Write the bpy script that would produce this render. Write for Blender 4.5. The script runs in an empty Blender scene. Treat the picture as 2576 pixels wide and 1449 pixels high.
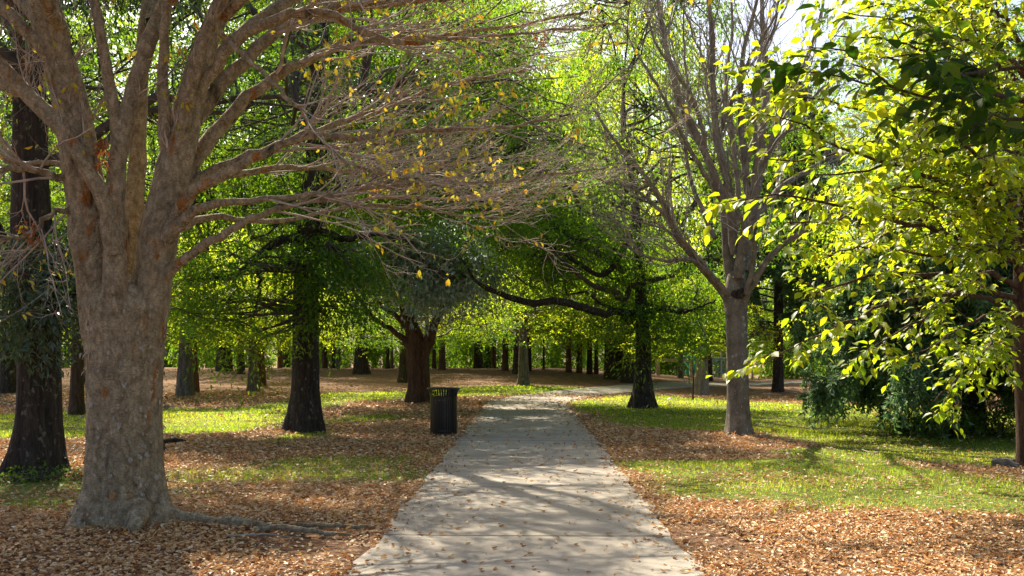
import bpy, math
import numpy as np

RNG = np.random.default_rng(11)
F, CX, HY, EYE = 2504.0, 1288.0, 890.0, 1.55      # focal length and horizon measured on the photo, eye height
SUN_AZ, SUN_EL = math.radians(-23), math.radians(46)
sc = bpy.context.scene
COL = sc.collection


# ------------------------------------------------------------------ small maths
def nrm(v):
    v = np.asarray(v, float)
    return v / np.maximum(np.linalg.norm(v, axis=-1, keepdims=True), 1e-9)


def sstep(a, b, x):
    t = np.clip((np.asarray(x, float) - a) / (b - a), 0, 1)
    return t * t * (3 - 2 * t)


_nr = np.random.default_rng(5)
_NK = _nr.normal(0, 1, (14, 2)); _NP = _nr.uniform(0, 6.28, 14)


def wob(x, y, s):
    """smooth pseudo noise about -1..1, feature size about s metres"""
    o = 0
    for k, p in zip(_NK, _NP):
        o = o + np.sin((x * k[0] + y * k[1]) * (2.2 / s) + p)
    return o / 4.0


def path_centre(y):
    ys = np.array([-12, 0, 31, 34.8, 37.7, 41.3, 47, 52.5, 57, 60])
    xs = np.array([-.17, .0, .46, 1.3, 3.2, 5.1, 7.8, 13, 25, 40])
    return np.interp(y, ys, xs)


def H(x, y):
    x = np.asarray(x, float); y = np.asarray(y, float)
    side = 1 - sstep(0, 12, x - (y - 45) * .12)
    h = .66 * sstep(29, 57, y) * side
    h = h - 2.2 * sstep(62, 110, y)
    h = h + .10 * np.exp(-((x + 3.6) ** 2 + (y - 9.25) ** 2) / 2.6)
    h = h + .05 * np.exp(-((x - 4.4) ** 2 + (y - 19.4) ** 2) / 3.0)
    near = 1 - np.exp(-((x - path_centre(y)) / 2.6) ** 4)
    h = h + .035 * wob(x, y, 5.0) * near
    return h


def gp(x, y, dmax=120.0):
    """ground point seen at photo position (x, y)"""
    ds = np.arange(3, dmax, .05)
    X = (x - CX) / F * ds
    Z = EYE - (y - HY) / F * ds
    hit = np.nonzero(Z <= H(X, ds))[0]
    i = hit[0] if len(hit) else int(57 / .05)
    return np.array([X[i], ds[i], float(H(X[i], ds[i]))])


def at(x, y, d):
    return np.array([(x - CX) / F * d, d, EYE - (y - HY) / F * d])


def catmull(P, n):
    P = np.asarray(P, float)
    Q = np.vstack([2 * P[0] - P[1], P, 2 * P[-1] - P[-2]])
    seg = np.linalg.norm(np.diff(P[:, :3], axis=0), axis=1)
    cum = np.concatenate([[0], np.cumsum(seg)])
    out = []
    for s in np.linspace(0, cum[-1], n):
        i = min(np.searchsorted(cum, s, 'right') - 1, len(P) - 2)
        t = (s - cum[i]) / max(seg[i], 1e-9)
        p0, p1, p2, p3 = Q[i:i + 4]
        out.append(.5 * ((2 * p1) + (-p0 + p2) * t + (2 * p0 - 5 * p1 + 4 * p2 - p3) * t * t + (-p0 + 3 * p1 - 3 * p2 + p3) * t ** 3))
    return np.array(out)


# ------------------------------------------------------------------ mesh building
class MB:
    def __init__(s):
        s.V = []; s.Q = []; s.T = []; s.qa = []; s.ta = []; s.n = 0

    def add(s, V, Q=None, T=None, qa=0.5, ta=0.5):
        V = np.asarray(V, np.float32).reshape(-1, 3)
        if Q is not None and len(Q):
            Q = np.asarray(Q, np.int64).reshape(-1, 4); s.Q.append(Q + s.n)
            s.qa.append(np.broadcast_to(np.asarray(qa, np.float32), (len(Q),)))
        if T is not None and len(T):
            T = np.asarray(T, np.int64).reshape(-1, 3); s.T.append(T + s.n)
            s.ta.append(np.broadcast_to(np.asarray(ta, np.float32), (len(T),)))
        s.V.append(V); s.n += len(V)

    def mesh(s, name, mat, origin=(0, 0, 0), smooth=True):
        V = np.concatenate(s.V) - np.asarray(origin, np.float32)
        Q = np.concatenate(s.Q) if s.Q else np.zeros((0, 4), np.int64)
        T = np.concatenate(s.T) if s.T else np.zeros((0, 3), np.int64)
        a = np.concatenate(s.qa + s.ta)
        me = bpy.data.meshes.new(name)
        me.vertices.add(len(V)); me.vertices.foreach_set('co', V.astype(np.float32).ravel())
        me.loops.add(4 * len(Q) + 3 * len(T))
        me.loops.foreach_set('vertex_index', np.concatenate([Q.ravel(), T.ravel()]).astype(np.int32))
        me.polygons.add(len(Q) + len(T))
        st = np.concatenate([np.arange(len(Q)) * 4, 4 * len(Q) + np.arange(len(T)) * 3]).astype(np.int32)
        me.polygons.foreach_set('loop_start', st)
        try:
            me.polygons.foreach_set('loop_total', np.concatenate([np.full(len(Q), 4), np.full(len(T), 3)]).astype(np.int32))
        except Exception:
            pass
        me.update(calc_edges=True)
        me.polygons.foreach_set('use_smooth', np.full(len(Q) + len(T), smooth, bool))
        at_ = me.attributes.new('rnd', 'FLOAT', 'FACE'); at_.data.foreach_set('value', a.astype(np.float32))
        me.materials.append(mat)
        return me


def obj(name, me, parent=None, loc=(0, 0, 0)):
    o = bpy.data.objects.new(name, me); COL.objects.link(o); o.location = [float(v) for v in loc]
    if parent is not None:
        o.parent = parent
    return o


def tag(o, label=None, cat=None, group=None, kind=None):
    if label: o['label'] = label
    if cat: o['category'] = cat
    if group: o['group'] = group
    if kind: o['kind'] = kind
    return o


def thing(name, label, cat, loc, group=None):
    o = bpy.data.objects.new(name, None); COL.objects.link(o)
    o.location = [float(v) for v in loc]; o.empty_display_size = .3
    return tag(o, label, cat, group)


def part(name, mb, mat, root, smooth=True, parent=None, label=None):
    me = mb.mesh(name, mat, tuple(root.location), smooth)
    o = obj(name, me, parent if parent is not None else root)
    if label: o['label'] = label
    return o


def tube(mb, P, Rd, n=8, a=.5, cap=True, fn=None):
    """one tube along P, fn(theta, i) multiplies the radius"""
    P = np.asarray(P, float); k = len(P)
    T = nrm(np.gradient(P, axis=0))
    u = np.cross(T[0], [0, 0, 1.0])
    if np.linalg.norm(u) < .2: u = np.array([1.0, 0, 0])
    u = nrm(u - T[0] * np.dot(u, T[0]))
    th = np.arange(n) / n * 2 * math.pi
    V = []
    for i in range(k):
        u = nrm(u - T[i] * np.dot(u, T[i])); w = np.cross(T[i], u)
        r = Rd[i] * (np.ones(n) if fn is None else fn(th, i))
        V.append(P[i] + np.outer(np.cos(th) * r, u) + np.outer(np.sin(th) * r, w))
    V = np.concatenate(V)
    i = np.arange(k - 1)[:, None] * n; j = np.arange(n)[None]; j2 = (j + 1) % n
    Q = np.stack([i + j, i + j2, i + n + j2, i + n + j], -1).reshape(-1, 4)
    T3 = None
    if cap:
        V = np.vstack([V, P[-1] + T[-1] * Rd[-1] * .6])
        b = (k - 1) * n
        T3 = np.stack([b + np.arange(n), b + (np.arange(n) + 1) % n, np.full(n, len(V) - 1)], -1)
    mb.add(V, Q, T3, a, a)


def batch_tubes(mb, P, Rd, n=4, a=None):
    """many tubes at once: P (N,k,3), Rd (N,k)"""
    N, k, _ = P.shape
    if N == 0: return
    T = nrm(np.gradient(P, axis=1))
    m = nrm(P[:, -1] - P[:, 0])
    ref = np.where(np.abs(m[:, 2:3]) > .8, np.array([[1.0, 0, 0]]), np.array([[0, 0, 1.0]]))[:, None]
    u = nrm(np.cross(T, np.broadcast_to(ref, T.shape))); w = np.cross(T, u)
    th = np.arange(n) / n * 2 * math.pi
    V = P[:, :, None] + Rd[:, :, None, None] * (np.cos(th)[None, None, :, None] * u[:, :, None] + np.sin(th)[None, None, :, None] * w[:, :, None])
    i = np.arange(k - 1)[:, None] * n; j = np.arange(n)[None]; j2 = (j + 1) % n
    q = np.stack([i + j, i + j2, i + n + j2, i + n + j], -1).reshape(-1, 4)
    Q = (q[None] + (np.arange(N) * k * n)[:, None, None]).reshape(-1, 4)
    if a is None: a = RNG.random(N)
    mb.add(V.reshape(-1, 3), Q, None, np.repeat(a, len(q)))


def box(mb, c, s, rz=0.0, a=.5):
    v = np.array([[x, y, z] for x in (-.5, .5) for y in (-.5, .5) for z in (-.5, .5)]) * np.asarray(s)
    cz, sz = math.cos(rz), math.sin(rz)
    v = v @ np.array([[cz, sz, 0], [-sz, cz, 0], [0, 0, 1]]) + np.asarray(c)
    mb.add(v, [[0, 1, 3, 2], [4, 6, 7, 5], [0, 4, 5, 1], [2, 3, 7, 6], [0, 2, 6, 4], [1, 5, 7, 3]], None, a)


# leaves: x runs along the leaf, y across
KITE = (np.array([[0, 0, 0], [.42, .5, .10], [1, 0, -.06], [.42, -.5, .10]]), np.array([[0, 3, 2, 1]]), None)
LEAF = (np.array([[0, 0, 0], [.22, .36, .07], [.58, .46, .06], [1, 0, -.14], [.58, -.46, .06], [.22, -.36, .07], [.22, 0, 0], [.58, 0, -.02]]),
        np.array([[6, 7, 2, 1], [6, 5, 4, 7]]), np.array([[0, 6, 1], [7, 3, 2], [0, 5, 6], [7, 4, 3]]))
CURL = (np.array([[0, 0, .12], [.25, .34, .22], [.6, .40, .20], [1, 0, .26], [.6, -.40, .14], [.25, -.34, .24], [.25, 0, .02], [.6, 0, .03]]),
        LEAF[1], LEAF[2])
LOBED = (np.array([[0, 0, 0], [.30, .55, .08], [.45, .22, .03], [1, 0, -.10], [.45, -.22, .03], [.30, -.55, .08]]),
         np.array([[0, 2, 1, 1]])[:0], np.array([[0, 2, 1], [0, 3, 2], [0, 4, 3], [0, 5, 4]]))


def leaves(mb, pos, d, nv, L, W, tm, rnd):
    N = len(pos)
    if N == 0: return
    d = nrm(d); y = nrm(np.cross(nv, d)); z = np.cross(d, y)
    tv, tq, tt = tm; k = len(tv)
    L = np.broadcast_to(L, (N,)); W = np.broadcast_to(W, (N,))
    V = pos[:, None] + tv[None, :, 0:1] * (L[:, None] * d)[:, None] + tv[None, :, 1:2] * (W[:, None] * y)[:, None] + tv[None, :, 2:3] * (L[:, None] * z)[:, None]
    off = (np.arange(N) * k)[:, None, None]
    Q = (tq[None] + off).reshape(-1, 4) if tq is not None and len(tq) else None
    T = (tt[None] + off).reshape(-1, 3) if tt is not None else None
    mb.add(V.reshape(-1, 3), Q, T, np.repeat(rnd, len(tq)) if Q is not None else .5, np.repeat(rnd, len(tt)) if T is not None else .5)


def rand_dir(n, flat=1.0, rng=None):
    r = rng or RNG
    v = r.normal(0, 1, (n, 3)); v[:, 2] *= flat
    return nrm(v)


def foliage(mb, C, nl, spread, L, asp, rng, droop=.35, tm=KITE, flat=.55, up=.9, tint=None):
    """leaf clumps round the centres C: each a few short sprays carrying leaves"""
    N = len(C); tot = N * nl
    idx = np.repeat(np.arange(N), nl)
    nsp = 7
    sd = rand_dir(N * nsp, .5, rng).reshape(N, nsp, 3); sd[:, :, 2] -= .25
    sk = rng.integers(0, nsp, tot)
    t = rng.random(tot) ** .7
    ss = np.broadcast_to(spread, (N,))[idx]
    axis = sd[idx, sk]
    pos = C[idx] + axis * (t * ss)[:, None] * 1.25 + rng.normal(0, 1, (tot, 3)) * (ss * .17)[:, None] * np.array([1, 1, flat])
    pos[:, 2] -= droop * ss * t * t
    d = nrm(axis * .8 + rng.normal(0, .6, (tot, 3)) + np.array([0, 0, -droop]))
    nv = nrm(rng.normal(0, .55, (tot, 3)) + np.array([0, 0, up]))
    l = L * rng.uniform(.65, 1.25, tot)
    cl = rng.random(N)[idx] if tint is None else np.broadcast_to(tint, (N,))[idx]
    rnd = np.clip(.55 * cl + .45 * rng.random(tot), 0, 1)
    leaves(mb, pos, d, nv, l, l * asp, tm, rnd)


def skeleton(mb, C, base, z_lo, z_hi, nl, rng, r0=.09, ang=.3):
    """limbs from the trunk axis at base out to the clump centres C"""
    if len(C) == 0: return
    nl = min(nl, len(C))
    sel = rng.choice(len(C), nl, replace=False)
    E = C[sel]
    hd = np.hypot(E[:, 0] - base[0], E[:, 1] - base[1])
    z = np.clip(E[:, 2] - hd * ang, z_lo, z_hi)
    k = 9; t = np.linspace(0, 1, k)[None, :, None]
    A = np.stack([np.full(nl, base[0]), np.full(nl, base[1]), z], -1)
    P = A[:, None] * (1 - t) + E[:, None] * t
    P[:, :, 2] += np.sin(t[:, :, 0] * math.pi) * hd[:, None] * .10
    P[:, 1:-1] += rng.normal(0, 1, (nl, k - 2, 3)) * (.035 * hd)[:, None, None]
    rr = r0 * np.clip(hd / 5, .35, 1.1)
    batch_tubes(mb, P, rr[:, None] * (1 - .82 * t[:, :, 0]), 6)
    rest = np.setdiff1d(np.arange(len(C)), sel)
    if len(rest):
        R_ = C[rest]; pts = P[:, 2:].reshape(-1, 3)
        D = ((R_[:, None] - pts[None]) ** 2).sum(-1)
        j = D.argmin(1); S = pts[j]
        k2 = 5; t2 = np.linspace(0, 1, k2)[None, :, None]
        P2 = S[:, None] * (1 - t2) + R_[:, None] * t2
        ln = np.linalg.norm(R_ - S, axis=1)
        P2[:, 1:-1] += rng.normal(0, 1, (len(rest), k2 - 2, 3)) * (.06 * ln)[:, None, None]
        batch_tubes(mb, P2, (.012 + .010 * np.clip(ln, 0, 2))[:, None] * (1 - .75 * t2[:, :, 0]), 4)


def grow(P, Rd, nper, t0, t1, L, ang, rng, k=5, flat=.6, up=.08, wig=.16, rmin=.0016, rs=.6, bias=None, nper_by_len=None):
    """children of the branches P (N,kp,3): returns (M,k,3), (M,k)"""
    N, kp, _ = P.shape
    if nper_by_len is not None:
        ln = np.linalg.norm(np.diff(P, axis=1), axis=2).sum(1)
        cnt = np.maximum(1, rng.poisson(ln * nper_by_len))
        idx = np.repeat(np.arange(N), cnt)
    else:
        idx = np.repeat(np.arange(N), nper)
    M = len(idx)
    t = rng.uniform(t0, t1, M); f = t * (kp - 1); i = np.minimum(f.astype(int), kp - 2); fr = (f - i)[:, None]
    p0 = P[idx, i] * (1 - fr) + P[idx, i + 1] * fr
    r = Rd[idx, i] * (1 - fr[:, 0]) + Rd[idx, i + 1] * fr[:, 0]
    T = nrm(P[idx, i + 1] - P[idx, i])
    q = rng.normal(0, 1, (M, 3)); q[:, 2] *= flat
    q = nrm(q - T * (q * T).sum(1, keepdims=True))
    a = ang * rng.uniform(.6, 1.35, M)
    d = np.cos(a)[:, None] * T + np.sin(a)[:, None] * q
    d[:, 2] += up
    if bias is not None: d = d + np.asarray(bias)
    d = nrm(d)
    l = L * rng.uniform(.5, 1.3, M) * (1.15 - .55 * t)
    out = np.zeros((M, k, 3)); out[:, 0] = p0
    cur = d
    for j in range(1, k):
        out[:, j] = out[:, j - 1] + cur * (l / (k - 1))[:, None]
        cur = nrm(cur + rng.normal(0, wig, (M, 3)) + np.array([0, 0, up * .8]))
    rr = np.maximum(r * rs, rmin)[:, None] * (1 - .7 * np.linspace(0, 1, k))[None]
    return out, np.maximum(rr, rmin * .6)


# ------------------------------------------------------------------ materials
def newmat(name):
    m = bpy.data.materials.new(name); m.use_nodes = True
    nt = m.node_tree; nt.nodes.clear()
    return m, nt, lambda t, **k: _node(nt, t, k)


def _node(nt, t, kw):
    n = nt.nodes.new(t)
    for a, v in kw.items():
        if a.startswith('i_'):
            n.inputs[a[2:].replace('_', ' ')].default_value = v
        else:
            setattr(n, a, v)
    return n


def ramp(nt, stops, interp='LINEAR'):
    n = nt.nodes.new('ShaderNodeValToRGB'); cr = n.color_ramp; cr.interpolation = interp
    while len(cr.elements) < len(stops): cr.elements.new(.5)
    for e, (p, c) in zip(cr.elements, stops):
        e.position = p; e.color = (*c, 1)
    return n


def leaf_mat(name, base, trans, mix=.45, rough=.45, spec=.5):
    m, nt, N = newmat(name); ln = nt.links.new
    a = N('ShaderNodeAttribute', attribute_name='rnd')
    k = len(base) - 1
    rb = ramp(nt, [(i / k, c) for i, c in enumerate(base)])
    k = len(trans) - 1
    rt = ramp(nt, [(i / k, c) for i, c in enumerate(trans)])
    ln(a.outputs['Fac'], rb.inputs[0]); ln(a.outputs['Fac'], rt.inputs[0])
    p = N('ShaderNodeBsdfPrincipled', i_Roughness=rough); p.inputs['Specular IOR Level'].default_value = spec
    ln(rb.outputs[0], p.inputs['Base Color'])
    t = N('ShaderNodeBsdfTranslucent'); ln(rt.outputs[0], t.inputs['Color'])
    mx = N('ShaderNodeMixShader'); mx.inputs[0].default_value = mix
    ln(p.outputs[0], mx.inputs[1]); ln(t.outputs[0], mx.inputs[2])
    o = N('ShaderNodeOutputMaterial'); ln(mx.outputs[0], o.inputs[0])
    return m


def bark_mat(name, dark, light, patch=None, patch_amt=.0, moss=None, lichen=None, vscale=.16, scale=9.0, bump=.7, horiz=False, fine=34.0, psc=5.5, crack=0):
    m, nt, N = newmat(name); ln = nt.links.new
    tc = N('ShaderNodeTexCoord')
    mp = N('ShaderNodeMapping'); mp.inputs['Scale'].default_value = (1, 1, vscale)
    ln(tc.outputs['Object'], mp.inputs[0])
    n1 = N('ShaderNodeTexNoise', i_Scale=scale, i_Detail=6.0, i_Roughness=.65); ln(mp.outputs[0], n1.inputs['Vector'])
    r1 = ramp(nt, [(.30, dark), (.68, light)]); ln(n1.outputs[0], r1.inputs[0])
    col = r1.outputs[0]

    def over(col, c, sc_, lo, hi, zs=1.0, off=0.0):
        mm = N('ShaderNodeMapping'); mm.inputs['Scale'].default_value = (1, 1, zs); mm.inputs['Location'].default_value = (off, off, off)
        ln(tc.outputs['Object'], mm.inputs[0])
        nn = N('ShaderNodeTexNoise', i_Scale=sc_, i_Detail=4.0, i_Roughness=.6); ln(mm.outputs[0], nn.inputs['Vector'])
        rr = ramp(nt, [(lo, (0, 0, 0)), (hi, (1, 1, 1))]); ln(nn.outputs[0], rr.inputs[0])
        x = N('ShaderNodeMix', data_type='RGBA'); ln(rr.outputs[0], x.inputs[0]); ln(col, x.inputs[6]); x.inputs[7].default_value = (*c, 1)
        return x.outputs[2]
    if patch: col = over(col, patch, psc, .60 - patch_amt, .66 - patch_amt, .35, 3.1)
    if moss: col = over(col, moss, 4.5, .60, .72, .35, 9.7)
    if lichen: col = over(col, lichen, 11.0, .60, .68, .8, 5.3)
    # fine grain
    m2 = N('ShaderNodeMapping'); m2.inputs['Scale'].default_value = (1, 1, 2.6 if horiz else .22)
    ln(tc.outputs['Object'], m2.inputs[0])
    n2 = N('ShaderNodeTexNoise', i_Scale=fine, i_Detail=5.0, i_Roughness=.7); ln(m2.outputs[0], n2.inputs['Vector'])
    g0 = .62 if crack else .38
    rg = ramp(nt, [(.32, (g0, g0 * .96, g0 * .92)), (.68, (1.45, 1.45, 1.45))]); ln(n2.outputs[0], rg.inputs[0])
    x = N('ShaderNodeMix', data_type='RGBA', blend_type='MULTIPLY'); x.inputs[0].default_value = .8
    ln(col, x.inputs[6]); ln(rg.outputs[0], x.inputs[7])
    vor = N('ShaderNodeTexVoronoi', i_Scale=scale * 1.5); ln(mp.outputs[0], vor.inputs['Vector'])
    ad = N('ShaderNodeMath', operation='MULTIPLY_ADD'); ad.inputs[1].default_value = .8
    ln(n1.outputs[0], ad.inputs[0]); ln(n2.outputs[0], ad.inputs[2])
    ad2 = N('ShaderNodeMath', operation='MULTIPLY_ADD'); ad2.inputs[1].default_value = .5
    ln(vor.outputs[0], ad2.inputs[0]); ln(ad.outputs[0], ad2.inputs[2])
    out_c, hgt = x.outputs[2], ad2.outputs[0]
    if crack:
        mc = N('ShaderNodeMapping'); mc.inputs['Scale'].default_value = (1, 1, .55); ln(tc.outputs['Object'], mc.inputs[0])
        nd = N('ShaderNodeTexNoise', i_Scale=6.0, i_Detail=4.0); ln(mc.outputs[0], nd.inputs['Vector'])
        va = N('ShaderNodeMix', data_type='RGBA', blend_type='LINEAR_LIGHT'); va.inputs[0].default_value = .12
        ln(mc.outputs[0], va.inputs[6]); ln(nd.outputs['Color'], va.inputs[7])
        ve = N('ShaderNodeTexVoronoi', feature='DISTANCE_TO_EDGE', i_Scale=crack); ln(va.outputs[2], ve.inputs['Vector'])
        re_ = ramp(nt, [(.0, (.22, .19, .16)), (.05, (.62, .58, .54)), (.16, (1, 1, 1))]); ln(ve.outputs[0], re_.inputs[0])
        vc = N('ShaderNodeTexVoronoi', i_Scale=crack); ln(va.outputs[2], vc.inputs['Vector'])
        sc_ = N('ShaderNodeSeparateColor'); ln(vc.outputs['Color'], sc_.inputs[0])
        rv = ramp(nt, [(0, (.62, .60, .56)), (1, (1.25, 1.25, 1.25))]); ln(sc_.outputs[0], rv.inputs[0])
        q1 = N('ShaderNodeMix', data_type='RGBA', blend_type='MULTIPLY'); q1.inputs[0].default_value = .30; ln(out_c, q1.inputs[6]); ln(re_.outputs[0], q1.inputs[7])
        q2 = N('ShaderNodeMix', data_type='RGBA', blend_type='MULTIPLY'); q2.inputs[0].default_value = .40; ln(q1.outputs[2], q2.inputs[6]); ln(rv.outputs[0], q2.inputs[7])
        out_c = q2.outputs[2]
        mm_ = N('ShaderNodeMath', operation='MINIMUM'); mm_.inputs[1].default_value = .18; ln(ve.outputs[0], mm_.inputs[0])
        hh_ = N('ShaderNodeMath', operation='MULTIPLY_ADD'); hh_.inputs[1].default_value = 1.6; ln(mm_.outputs[0], hh_.inputs[0]); ln(hgt, hh_.inputs[2])
        hgt = hh_.outputs[0]
    b = N('ShaderNodeBump', i_Strength=bump, i_Distance=.05); ln(hgt, b.inputs['Height'])
    p = N('ShaderNodeBsdfPrincipled', i_Roughness=.9); p.inputs['Specular IOR Level'].default_value = .25
    ln(out_c, p.inputs['Base Color']); ln(b.outputs[0], p.inputs['Normal'])
    o = N('ShaderNodeOutputMaterial'); ln(p.outputs[0], o.inputs[0])
    return m


def plain_mat(name, c, rough=.5, metal=0.0, nscale=20.0, var=.25, bump=.1):
    m, nt, N = newmat(name); ln = nt.links.new
    tc = N('ShaderNodeTexCoord')
    n1 = N('ShaderNodeTexNoise', i_Scale=nscale, i_Detail=5.0); ln(tc.outputs['Object'], n1.inputs['Vector'])
    c = np.array(c)
    r = ramp(nt, [(.3, tuple(c * (1 - var))), (.7, tuple(np.minimum(c * (1 + var), 1)))]); ln(n1.outputs[0], r.inputs[0])
    p = N('ShaderNodeBsdfPrincipled', i_Roughness=rough, i_Metallic=metal); ln(r.outputs[0], p.inputs['Base Color'])
    b = N('ShaderNodeBump', i_Strength=bump, i_Distance=.01); ln(n1.outputs[0], b.inputs['Height']); ln(b.outputs[0], p.inputs['Normal'])
    o = N('ShaderNodeOutputMaterial'); ln(p.outputs[0], o.inputs[0])
    return m


M = {}
M['zbark'] = bark_mat('zelkova bark', (.28, .218, .125), (.71, .59, .385), (.50, .21, .05), .0, (.05, .045, .022), None, .7, 16.0, 1.0, True, 42.0, 6.5, 17.0)
M['flake'] = bark_mat('loose bark plate', (.20, .16, .11), (.46, .40, .31), (.40, .17, .05), -.01, None, None, .6, 20.0, .5)
M['rbark'] = bark_mat('grey smooth bark', (.11, .092, .07), (.30, .255, .20), None, 0, None, (.42, .42, .38), .6, 8.0, .3, True, 40.0)
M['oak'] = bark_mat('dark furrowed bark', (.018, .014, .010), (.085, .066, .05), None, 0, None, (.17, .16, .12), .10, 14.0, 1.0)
M['redoak'] = bark_mat('brown bark', (.04, .022, .013), (.15, .085, .052), None, 0, None, None, .12, 12.0, 1.0)
M['greybark'] = bark_mat('grey bark', (.06, .052, .045), (.22, .195, .17), None, 0, None, (.2, .22, .15), .12, 12.0, .9)
M['palebark'] = bark_mat('pale grey bark', (.16, .135, .11), (.36, .31, .26), None, 0, None, None, .15, 12.0, .8)
M['pine'] = bark_mat('reddish pine bark', (.06, .03, .02), (.22, .115, .075), None, 0, None, None, .25, 12.0, .9)
M['twig'] = plain_mat('pinkish brown twig', (.37, .30, .235), .8, 0, 12, .35, .2)
M['gtwig'] = plain_mat('grey twig', (.27, .24, .19), .8, 0, 12, .35, .2)
M['dtwig'] = plain_mat('dark twig', (.07, .055, .04), .85, 0, 9, .4, .3)
M['oakleaf'] = leaf_mat('glossy oak leaf', [(.020, .045, .018), (.035, .075, .028), (.055, .095, .032)], [(.15, .36, .014), (.28, .52, .016), (.54, .66, .025)], .48, .6, .25)
M['blueleaf'] = leaf_mat('grey green oak leaf', [(.035, .065, .045), (.055, .09, .065), (.075, .11, .08)], [(.10, .20, .02), (.14, .28, .03), (.22, .36, .03)], .26, .40, .55)
M['shadedleaf'] = leaf_mat('broad leaf coloured dark for shade', [(.014, .036, .008), (.024, .055, .010), (.05, .08, .014)], [(.05, .14, .006), (.09, .21, .008), (.24, .31, .015)], .36, .75, .1)  # shade on the near boughs is put into this leaf colour
M['skysheenleaf'] = leaf_mat('oak leaf with painted sky sheen', [(.16, .24, .19), (.40, .50, .45), (.66, .74, .74)], [(.10, .20, .02), (.14, .28, .03), (.22, .36, .03)], .12, .55, .5)  # pale base colour stands in for sky light reflected off the leaves
M['mapleleaf'] = leaf_mat('bright green leaf', [(.05, .11, .015), (.08, .15, .02), (.13, .17, .02)], [(.42, .62, .010), (.66, .80, .012), (.90, .86, .025)], .64, .6, .25)
M['farleaf'] = leaf_mat('far woods leaf', [(.05, .10, .02), (.09, .14, .03), (.16, .17, .03)], [(.13, .33, .015), (.26, .48, .02), (.52, .62, .04)], .5, .6, .3)
M['yellowleaf'] = leaf_mat('yellow green leaf', [(.06, .13, .013), (.10, .17, .016), (.18, .20, .022)], [(.36, .56, .008), (.58, .70, .010), (.82, .76, .018)], .52, .45, .4)
M['zleaf'] = leaf_mat('autumn yellow leaf', [(.30, .30, .05), (.42, .33, .04), (.45, .20, .03)], [(.60, .60, .04), (.80, .62, .03), (.75, .30, .03)], .45, .5, .3)
M['zleafgreen'] = leaf_mat('elm leaf', [(.10, .14, .03), (.20, .20, .04), (.34, .24, .05)], [(.35, .45, .04), (.55, .50, .04), (.60, .40, .05)], .4, .5, .3)
M['rust'] = leaf_mat('dead rust leaf', [(.20, .07, .02), (.30, .11, .03)], [(.30, .08, .02), (.40, .14, .03)], .3, .6, .2)
M['needle'] = leaf_mat('cedar needle', [(.055, .12, .05), (.11, .20, .075), (.19, .27, .10)], [(.10, .22, .06), (.18, .32, .08)], .3, .6, .3)
M['litter'] = leaf_mat('dry leaf litter', [(.22, .10, .035), (.50, .29, .115), (.67, .50, .27), (.78, .65, .42), (.66, .32, .05)],
                       [(.4, .14, .04), (.55, .25, .08), (.5, .30, .14)], .25, .5, .4)
M['grass'] = leaf_mat('grass blade', [(.075, .14, .018), (.13, .20, .025), (.24, .25, .05)], [(.40, .60, .02), (.62, .74, .03), (.80, .78, .07)], .58, .5, .3)
M['shrub'] = leaf_mat('shrub leaf', [(.03, .07, .02), (.06, .11, .025)], [(.16, .34, .02), (.34, .50, .03)], .45, .5, .4)

# ground
m, nt, N = newmat('ground of soil, litter and turf'); ln = nt.links.new
tc = N('ShaderNodeTexCoord')
aL = N('ShaderNodeAttribute', attribute_name='lawn')
nz = N('ShaderNodeTexNoise', i_Scale=3.0, i_Detail=8.0, i_Roughness=.7); ln(tc.outputs['Object'], nz.inputs['Vector'])
vo = N('ShaderNodeTexVoronoi', i_Scale=15.0); ln(tc.outputs['Object'], vo.inputs['Vector'])
sep = N('ShaderNodeSeparateColor'); ln(vo.outputs['Color'], sep.inputs[0])
rl = ramp(nt, [(0, (.06, .03, .016)), (.35, (.18, .09, .048)), (.7, (.32, .19, .11)), (1, (.46, .31, .20))]); ln(sep.outputs[0], rl.inputs[0])
rs = ramp(nt, [(.3, (.085, .045, .025)), (.7, (.24, .135, .075))]); ln(nz.outputs[0], rs.inputs[0])
x1 = N('ShaderNodeMix', data_type='RGBA'); x1.inputs[0].default_value = .55; ln(rs.outputs[0], x1.inputs[6]); ln(rl.outputs[0], x1.inputs[7])
n3 = N('ShaderNodeTexNoise', i_Scale=22.0, i_Detail=6.0, i_Roughness=.75); ln(tc.outputs['Object'], n3.inputs['Vector'])
rg = ramp(nt, [(.3, (.07, .10, .018)), (.55, (.14, .175, .028)), (.8, (.24, .22, .06))]); ln(n3.outputs[0], rg.inputs[0])
ma = N('ShaderNodeMath', operation='MULTIPLY_ADD'); ma.inputs[1].default_value = .9; ma.inputs[2].default_value = -.45; ln(nz.outputs[0], ma.inputs[0])
mb_ = N('ShaderNodeMath', operation='ADD', use_clamp=True); ln(aL.outputs['Fac'], mb_.inputs[0]); ln(ma.outputs[0], mb_.inputs[1])
rr = ramp(nt, [(.35, (0, 0, 0)), (.6, (1, 1, 1))]); ln(mb_.outputs[0], rr.inputs[0])
x2 = N('ShaderNodeMix', data_type='RGBA'); ln(rr.outputs[0], x2.inputs[0]); ln(x1.outputs[2], x2.inputs[6]); ln(rg.outputs[0], x2.inputs[7])
p = N('ShaderNodeBsdfPrincipled', i_Roughness=.95); p.inputs['Specular IOR Level'].default_value = .15
ln(x2.outputs[2], p.inputs['Base Color'])
ad = N('ShaderNodeMath', operation='ADD'); ln(vo.outputs[0], ad.inputs[0]); ln(n3.outputs[0], ad.inputs[1])
b = N('ShaderNodeBump', i_Strength=.8, i_Distance=.05); ln(ad.outputs[0], b.inputs['Height']); ln(b.outputs[0], p.inputs['Normal'])
o = N('ShaderNodeOutputMaterial'); ln(p.outputs[0], o.inputs[0])
M['ground'] = m

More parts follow.
